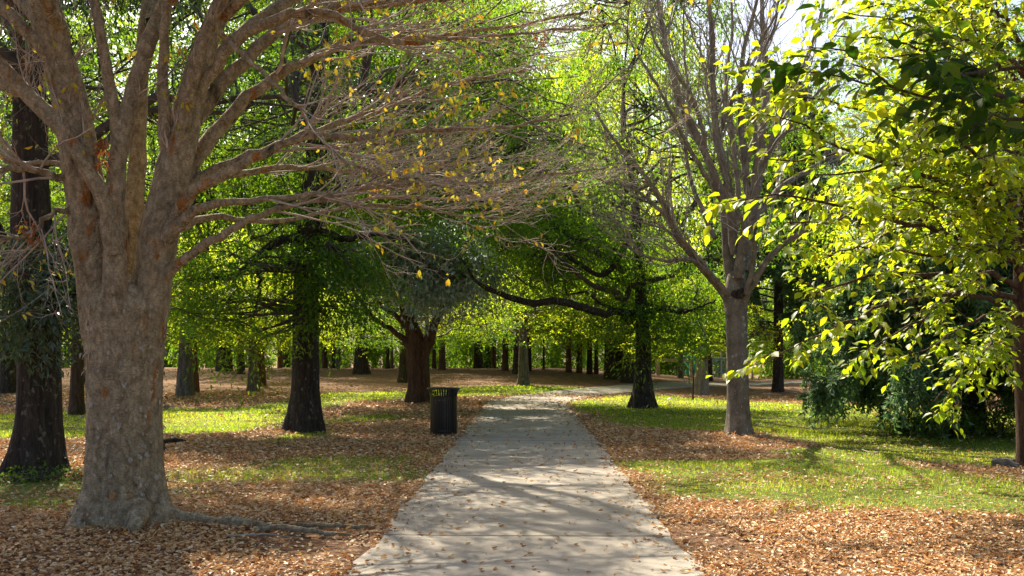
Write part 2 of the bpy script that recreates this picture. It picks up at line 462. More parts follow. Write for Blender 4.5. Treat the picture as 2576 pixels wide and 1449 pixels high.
# concrete path
m, nt, N = newmat('worn concrete'); ln = nt.links.new
tc = N('ShaderNodeTexCoord')
n1 = N('ShaderNodeTexNoise', i_Scale=1.3, i_Detail=7.0, i_Roughness=.65); ln(tc.outputs['Object'], n1.inputs['Vector'])
n2 = N('ShaderNodeTexNoise', i_Scale=120.0, i_Detail=4.0, i_Roughness=.7); ln(tc.outputs['Object'], n2.inputs['Vector'])
r1 = ramp(nt, [(.25, (.235, .205, .165)), (.5, (.325, .288, .235)), (.75, (.405, .362, .30))]); ln(n1.outputs[0], r1.inputs[0])
r2 = ramp(nt, [(.3, (.66, .66, .66)), (.7, (1.15, 1.15, 1.15))]); ln(n2.outputs[0], r2.inputs[0])
x = N('ShaderNodeMix', data_type='RGBA', blend_type='MULTIPLY'); x.inputs[0].default_value = .8; ln(r1.outputs[0], x.inputs[6]); ln(r2.outputs[0], x.inputs[7])
aj = N('ShaderNodeAttribute', attribute_name='along')
fr = N('ShaderNodeMath', operation='MODULO'); fr.inputs[1].default_value = 3.05; ln(aj.outputs['Fac'], fr.inputs[0])
lt = N('ShaderNodeMath', operation='LESS_THAN'); lt.inputs[1].default_value = .05; ln(fr.outputs[0], lt.inputs[0])
lm = N('ShaderNodeMath', operation='MULTIPLY'); lm.inputs[1].default_value = .8; ln(lt.outputs[0], lm.inputs[0])
xj = N('ShaderNodeMix', data_type='RGBA'); ln(lm.outputs[0], xj.inputs[0]); ln(x.outputs[2], xj.inputs[6]); xj.inputs[7].default_value = (.06, .05, .04, 1)
p = N('ShaderNodeBsdfPrincipled', i_Roughness=.9); p.inputs['Specular IOR Level'].default_value = .25
ln(xj.outputs[2], p.inputs['Base Color'])
b = N('ShaderNodeBump', i_Strength=.35, i_Distance=.006); ln(n2.outputs[0], b.inputs['Height']); ln(b.outputs[0], p.inputs['Normal'])
o = N('ShaderNodeOutputMaterial'); ln(p.outputs[0], o.inputs[0])
M['concrete'] = m

# ------------------------------------------------------------------ ground cover map
LAWNS = [  # outlines of turf, read off the photo and laid on the ground; last number = edge raggedness
    ([(-260, 1044), (0, 1040), (150, 1034), (400, 1027), (560, 1028), (720, 1010), (810, 988), (960, 985), (1050, 983), (1180, 972), (1330, 968), (1460, 976), (1500, 984),
      (1400, 991), (1240, 997), (1130, 998), (1000, 1003), (900, 1010), (800, 1028), (720, 1062), (640, 1080), (520, 1094), (400, 1096), (200, 1103), (0, 1106), (-260, 1112)], 1.0, .35),
    ([(1440, 1010), (1520, 1001), (1620, 992), (1700, 997), (1850, 1010), (2000, 1014), (2200, 1022), (2620, 1040), (3000, 1060), (3000, 1240), (2620, 1185), (2400, 1172), (2200, 1160),
      (2050, 1130), (1960, 1096), (1850, 1084), (1700, 1082), (1560, 1072), (1500, 1048), (1430, 1022)], 1.0, .4),
    ([(1545, 1182), (1640, 1165), (1800, 1160), (1960, 1150), (2100, 1135), (2330, 1160), (2600, 1215), (2900, 1240), (2900, 1300), (2600, 1276), (2350, 1264), (2100, 1282), (1900, 1262),
      (1720, 1245), (1610, 1222)], .9, .75),
    ([(640, 1108), (740, 1090), (835, 1082), (820, 1100), (700, 1118)], .95, .3),
    ([(-100, 1218), (210, 1205), (230, 1280), (60, 1300), (-100, 1296)], .85, .4),
    ([(420, 1185), (640, 1160), (830, 1150), (1020, 1150), (1120, 1142), (1105, 1185), (1000, 1215), (800, 1215), (600, 1235), (430, 1260)], .62, .7),
    ([(640, 1075), (800, 1052), (1000, 1030), (1020, 1045), (850, 1068), (700, 1092)], .5, .6),
]
LAWNS = [(np.array([gp(x, y)[:2] for x, y in pts]), s, w) for pts, s, w in LAWNS]


def lawn(x, y):
    x = np.asarray(x, float); y = np.asarray(y, float)
    out = np.zeros(x.shape)
    for P, s, w in LAWNS:
        ins = np.zeros(x.shape, bool); dm = np.full(x.shape, 1e9)
        for a, b in zip(P, np.roll(P, -1, 0)):
            c = ((a[1] > y) != (b[1] > y)) & (x < (b[0] - a[0]) * (y - a[1]) / (b[1] - a[1] + 1e-12) + a[0])
            ins ^= c
            e = b - a; t = np.clip(((x - a[0]) * e[0] + (y - a[1]) * e[1]) / (e @ e + 1e-12), 0, 1)
            dm = np.minimum(dm, np.hypot(x - a[0] - t * e[0], y - a[1] - t * e[1]))
        sd = np.where(ins, dm, -dm) + wob(x, y, .9) * w * .55
        out = np.maximum(out, s * sstep(-w, w, sd))
    return np.clip(out + .18 * wob(x + 40, y, 1.6) * (out > .05), 0, 1)


def on_path(x, y, m=0.0):
    return (np.abs(x - path_centre(y)) < 1.22 + m) & (y < 34)


# ------------------------------------------------------------------ ground sheet
def axis(lo, hi, step, far):
    a = np.arange(lo, hi + 1e-6, step)
    g = step * 1.35 ** np.arange(1, 24); g = np.cumsum(g); g = g[g < far]
    return np.concatenate([lo - g[::-1], a, hi + g])


gx = axis(-30, 30, .3, 500); gy = axis(2, 70, .3, 600)
GX, GY = np.meshgrid(gx, gy)
GZ = H(np.clip(GX, -80, 80), np.clip(GY, -20, 140))
g = MB(); nx, ny = len(gx), len(gy)
ii, jj = np.meshgrid(np.arange(nx - 1), np.arange(ny - 1))
b0 = (jj * nx + ii).ravel()
g.add(np.stack([GX, GY, GZ], -1).reshape(-1, 3), np.stack([b0, b0 + 1, b0 + nx + 1, b0 + nx], -1))
me = g.mesh('ground', M['ground'])
la = me.attributes.new('lawn', 'FLOAT', 'POINT'); la.data.foreach_set('value', lawn(GX, GY).ravel().astype(np.float32))
ground = tag(obj('ground', me), 'park ground of brown leaf litter, bare soil and turf', kind='structure')

# path: straight slab walk, then a bend to the right over the flat
ys = np.arange(-10, 31.01, .25)
C = [(path_centre(y), y) for y in ys] + [(.75, 32.6), (1.4, 34.4), (2.4, 36.4), (3.7, 38.6), (5.2, 41.0), (6.9, 44), (9.2, 47.6), (12.6, 51), (17.5, 53.8), (25, 56), (38, 58)]
C = np.array(C); C = np.vstack([C[:len(ys) - 1], catmull(np.c_[C[len(ys) - 1:], np.zeros(len(C) - len(ys) + 1)], 110)[:, :2]])
T = nrm(np.gradient(C, axis=0)); Nn = np.c_[T[:, 1], -T[:, 0]]
al = np.concatenate([[0], np.cumsum(np.linalg.norm(np.diff(C, axis=0), axis=1))])
hw = 1.22 + .025 * np.sin(al * 2.3) + .02 * np.sin(al * 5.1 + 1) + .012 * np.sin(al * 11.7)
offs = [-1.0, -1.0, -.6, -.2, .2, .6, 1.0, 1.0]
g = MB(); V = []
for k, f in enumerate(offs):
    p = C + Nn * (hw * f)[:, None]
    z = H(p[:, 0], p[:, 1]) + (.028 if 0 < k < 7 else -.12)
    V.append(np.c_[p, z])
V = np.stack(V, 1); n8 = len(offs)
ii, jj = np.meshgrid(np.arange(n8 - 1), np.arange(len(C) - 1)); b0 = (jj * n8 + ii).ravel()
g.add(V.reshape(-1, 3), np.stack([b0, b0 + 1, b0 + n8 + 1, b0 + n8], -1))
me = g.mesh('path', M['concrete'], smooth=False)
aa = me.attributes.new('along', 'FLOAT', 'POINT'); aa.data.foreach_set('value', np.repeat(al, n8).astype(np.float32))
tag(obj('path', me), 'pale concrete footpath running straight away and bending right', kind='structure')

# ------------------------------------------------------------------ grass and leaf litter
def scatter(x0, x1, y0, y1, n):
    return RNG.uniform(x0, x1, n), RNG.uniform(y0, y1, n)


g = MB()
for (x0, x1, y0, y1, dens, w, hh) in [(-5, 9, 7, 15, 900, .007, .048), (-12, 15, 15, 24, 380, .014, .05), (-18, 20, 24, 36, 160, .026, .055), (-14, 24, 36, 50, 80, .045, .06)]:
    n = int((x1 - x0) * (y1 - y0) * dens)
    x, y = scatter(x0, x1, y0, y1, n)
    vis = (np.abs(x) < y * .56 + .6) & ~on_path(x, y, -.02)
    x, y = x[vis], y[vis]
    L = lawn(x, y); keep = (RNG.random(len(x)) < L ** 1.5) | ((RNG.random(len(x)) < .012) & (y < 26))
    x, y = x[keep], y[keep]; n = len(x)
    z = H(x, y) - .005
    a = RNG.uniform(0, 6.28, n); h = hh * RNG.uniform(.45, 1.5, n) * (.75 + .35 * wob(x, y, 1.1))
    h = np.maximum(h, .02)
    ww = w * RNG.uniform(.7, 1.4, n)
    lean = rand_dir(n, .1) * (h * RNG.uniform(.1, .8, n))[:, None]; lean[:, 2] = h
    u = np.c_[np.cos(a), np.sin(a), np.zeros(n)] * (ww / 2)[:, None]
    B = np.c_[x, y, z]
    V = np.stack([B - u, B + u, B + lean], 1)
    g.add(V.reshape(-1, 3), None, np.arange(3 * n).reshape(-1, 3), ta=np.clip(.5 + .25 * wob(x, y, 2.0) + RNG.normal(0, .2, n), 0, 1))
tag(obj('grass', g.mesh('grass', M['grass'], smooth=False)), 'short green turf growing in sunlit patches under the trees', 'grass', kind='stuff')

g = MB()
for (x0, x1, y0, y1, dens, ls) in [(-5.2, 5.6, 5.6, 10, 1650, .046), (-7.6, 8.4, 10, 15, 950, .050), (-12, 13, 15, 23, 300, .068), (-18, 19, 23, 36, 70, .10)]:
    n = int((x1 - x0) * (y1 - y0) * dens)
    x, y = scatter(x0, x1, y0, y1, n)
    vis = (np.abs(x) < y * .56 + .5) & ~on_path(x, y, -.05 + 0.0)
    edge = on_path(x, y, .0)
    vis &= ~edge | (RNG.random(n) < .4)
    x, y = x[vis], y[vis]
    L = lawn(x, y); bare = sstep(.75, 1.15, wob(x * 1.3 + 9, y, 1.3)) * (y < 9)
    keep = RNG.random(len(x)) < (1 - .93 * np.clip(L * 1.25, 0, 1)) * (1 - .85 * bare)
    x, y = x[keep], y[keep]; n = len(x)
    z = H(x, y) + RNG.uniform(.003, .035, n)
    d = rand_dir(n, .20); nv = nrm(RNG.normal(0, .30, (n, 3)) + np.array([0, 0, 1.0]))
    l = ls * RNG.uniform(.55, 1.35, n)
    r = RNG.random(n); h2 = RNG.random(n) < .5
    P = np.c_[x, y, z]
    leaves(g, P[h2], d[h2], nv[h2], l[h2], l[h2] * RNG.uniform(.42, .7, h2.sum()), CURL, r[h2])
    leaves(g, P[~h2], d[~h2], nv[~h2], l[~h2], l[~h2] * RNG.uniform(.42, .7, (~h2).sum()), LEAF, r[~h2])
n = 420; x, y = scatter(-6, 6.5, 5.8, 16, n); k = (np.abs(x) < y * .56) & ~on_path(x, y, .05); x, y = x[k], y[k]; n = len(x)
a = RNG.uniform(0, 6.28, n); l = RNG.uniform(.08, .38, n); t = np.linspace(-.5, .5, 5)
Pt = np.stack([x[:, None] + np.cos(a)[:, None] * l[:, None] * t, y[:, None] + np.sin(a)[:, None] * l[:, None] * t, H(x, y)[:, None] + .035 + RNG.normal(0, .006, (n, 5))], -1)
batch_tubes(g, Pt, np.repeat(RNG.uniform(.002, .005, n)[:, None], 5, 1), 4, np.full(n, .1))
tag(obj('leaf_litter', g.mesh('leaf_litter', M['litter'], smooth=False)), 'thick carpet of dry brown fallen leaves beside the path', 'leaf litter', kind='stuff')

g = MB()
for (y0, y1, dens, ls) in [(5.5, 12, 26, .065), (12, 22, 20, .075), (22, 36, 10, .10)]:
    n = int(2.44 * (y1 - y0) * dens)
    y = RNG.uniform(y0, y1, n); e = RNG.random(n); s = np.sign(RNG.random(n) - .5)
    x = path_centre(y) + np.where(e < .45, s * (1.22 - RNG.exponential(.22, n)), RNG.uniform(-1.2, 1.2, n))
    k = on_path(x, y, -.02); x, y = x[k], y[k]; n = len(x)
    z = H(x, y) + .032
    l = ls * RNG.uniform(.5, 1.2, n)
    leaves(g, np.c_[x, y, z], rand_dir(n, .12), nrm(RNG.normal(0, .22, (n, 3)) + [0, 0, 1.0]), l, l * .5, CURL, RNG.random(n))
tag(obj('fallen_leaves', g.mesh('fallen_leaves', M['litter'], smooth=False)), 'dry leaves scattered loosely over the concrete path', 'fallen leaves', kind='stuff')


# openings in the canopy: where the sun comes through to the ground in the photo (outline, share of leaf clumps left standing)
SD = np.array([math.sin(SUN_AZ) * math.cos(SUN_EL), math.cos(SUN_AZ) * math.cos(SUN_EL), math.sin(SUN_EL)])
OPEN = [([(1560, 1250), (1900, 1262), (2250, 1240), (2700, 1270), (2900, 1640), (1800, 1640), (1640, 1330)], .02),
        ([(1600, 1170), (2000, 1150), (2600, 1220), (2600, 1260), (1900, 1262), (1600, 1230)], .35),
        ([(1880, 1012), (2200, 1018), (2300, 1050), (1960, 1052)], .05), ([(2060, 1100), (2300, 1105), (2620, 1120), (2700, 1185), (2300, 1150)], .03),
        ([(1440, 1006), (1560, 996), (1700, 998), (1800, 1012), (1640, 1020), (1500, 1018)], .1),
        ([(-100, 1050), (300, 1048), (400, 1050), (720, 1040), (730, 1068), (520, 1098), (300, 1100), (-100, 1100)], .04), ([(820, 992), (1040, 985), (1040, 1004), (840, 1022)], .05),
        ([(960, 1350), (1660, 1340), (1860, 1640), (700, 1640)], .25), ([(560, 1390), (960, 1350), (800, 1640), (300, 1640)], .3),
        ([(1230, 1024), (1420, 1024), (1450, 1064), (1200, 1064)], .3), ([(1380, 986), (1620, 980), (1600, 996), (1400, 1006)], .1),
        ([(1720, 1088), (2000, 1088), (2080, 1130), (1760, 1130)], .35), ([(1480, 1140), (1700, 1130), (1760, 1165), (1500, 1170)], .5)]
OPEN = [(np.array([gp(x, y)[:2] for x, y in pts]), k) for pts, k in OPEN]


def sun_open(C_, rng):
    """drop the clumps that would shade the openings"""
    t = C_[:, 2] / SD[2]; gx_, gy_ = C_[:, 0] - SD[0] * t, C_[:, 1] - SD[1] * t
    keep = np.ones(len(C_), bool); u = rng.random(len(C_))
    for P, k in OPEN:
        ins = np.zeros(len(C_), bool)
        for a, b in zip(P, np.roll(P, -1, 0)):
            ins ^= ((a[1] > gy_) != (b[1] > gy_)) & (gx_ < (b[0] - a[0]) * (gy_ - a[1]) / (b[1] - a[1] + 1e-12) + a[0])
        keep &= ~(ins & (u > k))
    return keep


# ------------------------------------------------------------------ trunks
def trunk_mb(base, pts, rad, n=28, flare=.7, fl_h=.35, lobes=5, seed=0, a=.5, res=26, sink=.12):
    """pts: world centre line from the ground up, rad: radii"""
    rng = np.random.default_rng(seed)
    ph = rng.uniform(0, 6.28, 4)
    P = catmull(np.c_[np.asarray(pts, float), np.asarray(rad, float)], res)
    R_ = P[:, 3]; P = P[:, :3].copy()
    z0 = P[0, 2]
    P = np.vstack([P[0] - [0, 0, sink], P]); R_ = np.concatenate([[R_[0] * 1.08], R_])
    # extra rings near the ground
    hz = P[:, 2] - z0

    def fn(th, i):
        f = math.exp(-max(hz[i], -.05) / fl_h)
        return 1 + flare * f * (.62 + .38 * np.cos(lobes * th + ph[0]) + .25 * np.cos((lobes - 2) * th + ph[1])) + .035 * np.cos(3 * th + ph[2] + hz[i] * .8) + .02 * np.cos(7 * th + ph[3] - hz[i] * 1.7)
    m_ = MB(); tube(m_, P, R_, n, a, True, fn)
    return m_


def limb_px(spec, d0, n=18, rng=None, wig=.012):
    """spec: (x, y, depth offset, width px) -> points and radii"""
    P = np.array([[*at(x, y, d0 + dd), w / 2 / F * (d0 + dd)] for x, y, dd, w in spec])
    Q = catmull(P, n)
    if rng is not None:
        Q[1:-1, :3] += rng.normal(0, wig, (n - 2, 3))
    return Q[:, :3], np.maximum(Q[:, 3], .002)


# ---- the big zelkova beside the path
rng = np.random.default_rng(21)
zb = gp(312, 1306); zd = zb[1]
zel = thing('zelkova_tree', 'large multi-stemmed tree with peeling grey and orange bark and nearly bare branches, left of path', 'tree', zb)
pts = [zb, at(312, 1240, zd), at(310, 1150, zd), at(312, 1000, zd), at(314, 880, zd), at(316, 810, zd), at(316, 760, zd), at(318, 715, zd)]
wd = [212, 196, 184, 180, 190, 198, 190, 120]
tm_ = trunk_mb(zb, pts, [w / 2 / F * zd for w in wd], 64, .42, .22, 6, 3, res=60)
part('trunk', tm_, M['zbark'], zel)
# small curled plates of peeling bark on the trunk
tv = np.concatenate(tm_.V).astype(float); tq = np.concatenate(tm_.Q); cen = tv[tq].mean(1)
nrm_ = nrm(np.cross(tv[tq[:, 1]] - tv[tq[:, 0]], tv[tq[:, 3]] - tv[tq[:, 0]]))
nrm_ *= np.sign(((cen - zb) * nrm_)[:, :2].sum(1))[:, None]
k_ = rng.choice(np.nonzero(cen[:, 2] > .15)[0], 520); c_ = cen[k_] + rng.normal(0, .012, (520, 3)); n_ = nrm_[k_]
d_ = nrm(np.array([0, 0, -1.0]) + rng.normal(0, .5, (520, 3)) + n_ * .22)
l_ = rng.uniform(.02, .07, 520)
g = MB(); leaves(g, c_ + n_ * .004, d_, n_, l_, l_ * rng.uniform(.5, .9, 520), LEAF, rng.random(520)); tag(part('bark_plates', g, M['flake'], zel, False), kind='stuff')
# surface roots
for spec in [
    [(390, 1275, 0, 60), (450, 1300, -.05, 36), (540, 1312, -.1, 27), (620, 1316, -.12, 30), (690, 1326, -.12, 8)],
    [(350, 1270, -.25, 70), (348, 1300, -.4, 52), (340, 1322, -.5, 38), (332, 1340, -.55, 20)],
    [(245, 1270, 0, 60), (205, 1300, -.05, 36), (160, 1322, -.1, 18), (90, 1336, -.1, 8)],
    [(270, 1280, -.2, 50), (240, 1308, -.32, 34), (215, 1326, -.36, 14)],
]:
    P, Rr = limb_px(spec, zd, 14, rng, .006)
    m_ = MB(); tube(m_, P, Rr, 12); part('root', m_, M['zbark'], zel)
for spec in [[(640, 1332, -.3, 12), (720, 1326, -.3, 16), (800, 1338, -.35, 13), (880, 1346, -.4, 8)], [(740, 1318, -.1, 8), (830, 1322, -.1, 12), (940, 1326, -.1, 9)]]:
    P, Rr = limb_px(spec, zd, 12, rng, .006)
    m_ = MB(); tube(m_, P, Rr, 10); part('root', m_, M['zbark'], zel)

ZL = [  # main stems (x, y, depth offset, width)
    [(276, 990, -.02, 84), (258, 860, -.05, 104), (246, 740, -.05, 110), (224, 560, -.10, 112), (200, 380, -.15, 104), (176, 250, -.2, 98), (140, 110, -.3, 88), (96, -60, -.5, 80), (40, -330, -.8, 60)],
    [(300, 960, -.16, 56), (292, 850, -.23, 76), (290, 740, -.25, 80), (288, 600, -.24, 72), (292, 450, -.22, 60), (306, 330, -.2, 54), (340, 215, -.15, 50), (388, 80, -.1, 46), (430, -30, 0, 42), (500, -300, .3, 30)],
    [(330, 700, .30, 56), (338, 560, .34, 54), (344, 400, .4, 50), (350, 250, .45, 44), (362, 100, .5, 38), (375, -40, .6, 32), (390, -300, .9, 22)],
    [(345, 1000, .0, 84), (362, 880, .0, 108), (380, 740, -.02, 118), (404, 580, 0, 122), (436, 440, .02, 112), (462, 330, .05, 96), (492, 200, .1, 80), (530, 80, .15, 66), (580, -40, .2, 56), (680, -330, .5, 36)],
    [(420, 470, .0, 22), (415, 400, -.04, 40), (413, 300, -.1, 44), (410, 180, -.15, 38), (416, 60, -.2, 34), (420, -60, -.2, 30), (425, -280, -.2, 18)],
    [(446, 450, 0, 26), (455, 370, -.06, 48), (470, 260, -.14, 50), (500, 140, -.25, 44), (540, 40, -.3, 40), (590, -60, -.4, 34), (700, -300, -.6, 20)],
    [(290, 640, -.28, 60), (262, 510, -.34, 50), (215, 415, -.38, 48), (150, 320, -.42, 46), (70, 235, -.5, 44), (0, 165, -.6, 42), (-90, 60, -.8, 36), (-240, -120, -1.2, 22)],
    [(226, 450, -.2, 20), (210, 405, -.16, 40), (160, 330, -.1, 40), (95, 255, 0, 38), (20, 215, .1, 36), (-80, 140, .3, 28)],
    [(205, 370, -.15, 24), (188, 310, -.2, 44), (166, 200, -.3, 44), (118, 130, -.35, 42), (50, 62, -.4, 38), (-20, 0, -.5, 34), (-120, -120, -.7, 24)],
    [(300, 400, -.18, 20), (296, 350, -.2, 36), (280, 240, -.25, 36), (262, 140, -.28, 32), (244, 40, -.3, 30), (232, -60, -.3, 26), (215, -250, -.4, 16)],
]
# boughs that sweep right over the path and left out of frame
ZB = [
    [(450, 480, .15, 50), (500, 385, .3, 42), (560, 316, .42, 36), (640, 232, .55, 30), (760, 158, .7, 24), (880, 112, .85, 18), (1050, 92, 1.0, 13), (1250, 70, 1.2, 9), (1480, 30, 1.4, 5)],
    [(440, 560, -.1, 34), (478, 486, -.25, 31), (560, 440, -.35, 26), (640, 400, -.42, 22), (750, 350, -.5, 18), (880, 346, -.6, 15), (1030, 330, -.65, 12), (1200, 322, -.7, 9), (1400, 300, -.8, 5)],
    [(450, 540, .1, 34), (500, 452, .2, 28), (600, 402, .3, 22), (720, 358, .4, 18), (830, 318, .5, 15), (960, 272, .6, 12), (1120, 215, .7, 8), (1330, 175, .8, 4)],
    [(420, 600, -.2, 40), (462, 552, -.3, 28), (530, 515, -.4, 22), (640, 503, -.5, 17), (800, 490, -.6, 14), (960, 472, -.7, 12), (1120, 462, -.8, 10), (1300, 452, -.9, 7), (1520, 425, -1.0, 4)],
    [(405, 700, -.1, 34), (446, 665, -.2, 24), (520, 612, -.3, 22), (600, 568, -.4, 18), (690, 524, -.5, 14), (830, 505, -.55, 11), (1000, 520, -.6, 8), (1180, 540, -.7, 5), (1330, 545, -.8, 3)],
    [(490, 300, .2, 42), (560, 210, .35, 37), (640, 128, .5, 33), (730, 62, .65, 29), (840, 24, .8, 26), (980, 8, .9, 20), (1200, -12, 1.1, 13), (1500, -25, 1.3, 6)],
    [(500, 230, -.1, 32), (580, 118, -.2, 28), (680, 52, -.3, 28), (800, 30, -.4, 22), (900, 70, -.5, 17), (1000, 108, -.55, 14), (1100, 100, -.6, 11), (1300, 85, -.7, 7), (1560, 60, -.8, 4)],
    [(555, 85, -.35, 14), (620, 145, -.5, 13), (700, 225, -.6, 12), (770, 300, -.7, 11), (830, 370, -.8, 9), (900, 415, -.85, 8), (1010, 455, -.9, 6), (1150, 470, -.95, 4)],
    [(450, 520, .3, 26), (510, 452, .6, 22), (600, 440, .9, 18), (720, 420, 1.2, 14), (860, 430, 1.5, 11), (1020, 425, 1.8, 8), (1250, 395, 2.1, 4)],
    [(440, 580, .2, 24), (520, 548, .5, 18), (640, 556, .8, 14), (780, 545, 1.1, 10), (940, 500, 1.3, 8), (1150, 498, 1.5, 5), (1400, 480, 1.8, 3)],
    [(520, 180, .3, 40), (640, 60, .6, 32), (800, -40, 1.0, 25), (1000, -110, 1.3, 18), (1250, -140, 1.7, 12), (1550, -150, 2.1, 6)],
    [(560, 40, -.2, 36), (700, -80, -.6, 30), (900, -170, -1.2, 24), (1150, -220, -1.8, 16), (1450, -240, -2.3, 8)],
    [(240, 470, -.1, 24), (130, 440, -.25, 19), (60, 424, -.35, 17), (0, 424, -.45, 15), (-120, 420, -.7, 9)],
    [(250, 440, .2, 18), (150, 408, .3, 14), (70, 412, .35, 12), (-10, 395, .4, 10), (-120, 350, .5, 6)],
    [(255, 560, -.1, 18), (150, 528, -.25, 14), (90, 580, -.3, 11), (20, 600, -.35, 9), (-60, 630, -.4, 5)],
    [(150, 150, .3, 40), (20, -40, .8, 34), (-200, -180, 1.6, 24), (-500, -260, 2.6, 10)],
    [(380, 60, .4, 36), (420, -120, 1.2, 30), (500, -260, 2.3, 22), (640, -330, 3.6, 10)],
    [(430, 0, -.3, 36), (480, -180, -1.4, 28), (520, -330, -2.6, 20), (600, -420, -3.8, 10)],
    [(150, 60, -.4, 36), (60, -120, -1.5, 28), (-60, -250, -2.8, 18), (-160, -330, -4.0, 8)],
]
leaf_tips = []


def dress(limb, P, Rr, root, rng, mat, n1, l1, n2, l2, n3, l3, up, flat, t0=.25, bias=None, tipsink=None, ang=.62):
    P0 = P[None]; R0 = Rr[None]
    a1, ra = grow(P0, R0, n1, t0, 1.0, l1, ang, rng, 8, flat, up, .15, .0035, .5, bias)
    a2, rb = grow(a1, ra, n2, .15, 1.0, l2, .62, rng, 6, flat, up, .17, .0026, .6, bias)
    a3, rc = grow(a2, rb, n3, .1, 1.0, l3, .68, rng, 5, flat, up, .22, .0018, .7, bias)
    m_ = MB(); batch_tubes(m_, a1, ra, 5); batch_tubes(m_, a2, rb, 4); batch_tubes(m_, a3, rc, 3)
    part('twigs', m_, mat, root, parent=limb)
    if tipsink is not None: tipsink.append(np.concatenate([a3[:, -1], a3[:, -2], a2[:, -1]]))


for i, spec in enumerate(ZL):
    P, Rr = limb_px(spec, zd, 26, rng, .006); Rr = Rr * (.86, .80, .82, .84, .72, .72, .86, .82, .84, .8)[i]
    ph = rng.uniform(0, 6.28, 3)
    m_ = MB(); tube(m_, P, Rr, 24, fn=lambda th, k: 1 + .05 * np.cos(2 * th + ph[0] + k * .15) + .03 * np.cos(5 * th + ph[1] - k * .3))
    lb = part('limb', m_, M['zbark'], zel)
    dress(lb, P, Rr * .25, zel, rng, M['twig'], 9, .55, 4, .32, 3, .2, .15, .9, .35, tipsink=leaf_tips)
for i, spec in enumerate(ZB):
    P, Rr = limb_px(spec, zd, 30, rng, .010)
    m_ = MB(); tube(m_, P, Rr, 12)
    lb = part('limb', m_, M['zbark'], zel)
    sg = 1 if spec[-1][0] > spec[0][0] else -1
    dress(lb, P, Rr * .8, zel, rng, M['twig'], 16, 1.2, 5, .55, 4, .26, .065, .22, .25, bias=(.15 * sg, 0, 0), tipsink=leaf_tips, ang=.58)
LT = np.concatenate(leaf_tips)
# sparse leaves in sight, fuller higher up, with unseen clumps added for shade
zp = EYE + (HY - 0) / F * LT[:, 1]
low = LT[LT[:, 2] < zp + .1]; high = LT[LT[:, 2] >= zp + .1]
pxx = CX + low[:, 0] / low[:, 1] * F
wgt = np.where(pxx < 1300, .15, .03)
low = low[rng.random(len(low)) < wgt * .6]; low = np.repeat(low, rng.integers(1, 4, len(low)), 0); low = low + rng.normal(0, .022, low.shape)
g = MB(); n = len(low)
l = rng.uniform(.045, .075, n)
leaves(g, low, nrm(rng.normal(0, .5, (n, 3)) + [0.2, 0, -.8]), rand_dir(n), l, l * .5, LEAF, rng.beta(1.3, 2.2, n))
n = 9000
i = rng.integers(0, len(high), n) if len(high) else np.zeros(0, int)
P = high[i] + rng.normal(0, .16, (len(i), 3)); l = rng.uniform(.05, .085, len(i))
P[:, 2] = np.maximum(P[:, 2], EYE + (HY + 20) / F * P[:, 1]); k = sun_open(P, rng); P = P[k]; i = i[k]; l = l[k]
leaves(g, P, rand_dir(len(i)), nrm(rng.normal(0, .5, (len(i), 3)) + [0, 0, 1]), l, l * .55, KITE, rng.beta(1.2, 2.5, len(i)))
Cz = []  # unseen leaf clumps added sunward of the near top-right boughs to shade them
for tx in range(2140, 2640, 60):
    for ty in range(110, 440, 60):
        td = 5.1 + (tx - 2140) / 430 * 1.5
        for t_ in (3.2, 3.8): Cz.append(at(tx, ty, td) + SD * (t_ + rng.uniform(-.2, .2)) + rng.normal(0, .08, 3))
Cz = np.array(Cz); Cz = Cz[Cz[:, 2] > EYE + (HY + 90) / F * Cz[:, 1]]
foliage(g, Cz, 90, .34, .075, .6, rng, droop=.1)
part('crown', g, M['zleaf'], zel, label='sparse yellow autumn leaves, with unseen clumps added to cast shade')
# withered leaf bunch caught in the fork
g = MB(); C0 = np.array([at(262, 375, zd - .4), at(268, 350, zd - .4), at(255, 400, zd - .4), at(75, 560, zd - .4), at(80, 590, zd - .4), at(1360, 80, zd + .9), at(1362, 95, zd + .9)])
foliage(g, C0, 16, .05, .06, .35, rng, .9, LEAF, .8, .2)
part('dead_leaves', g, M['rust'], zel, label='rust brown withered leaf bunches')

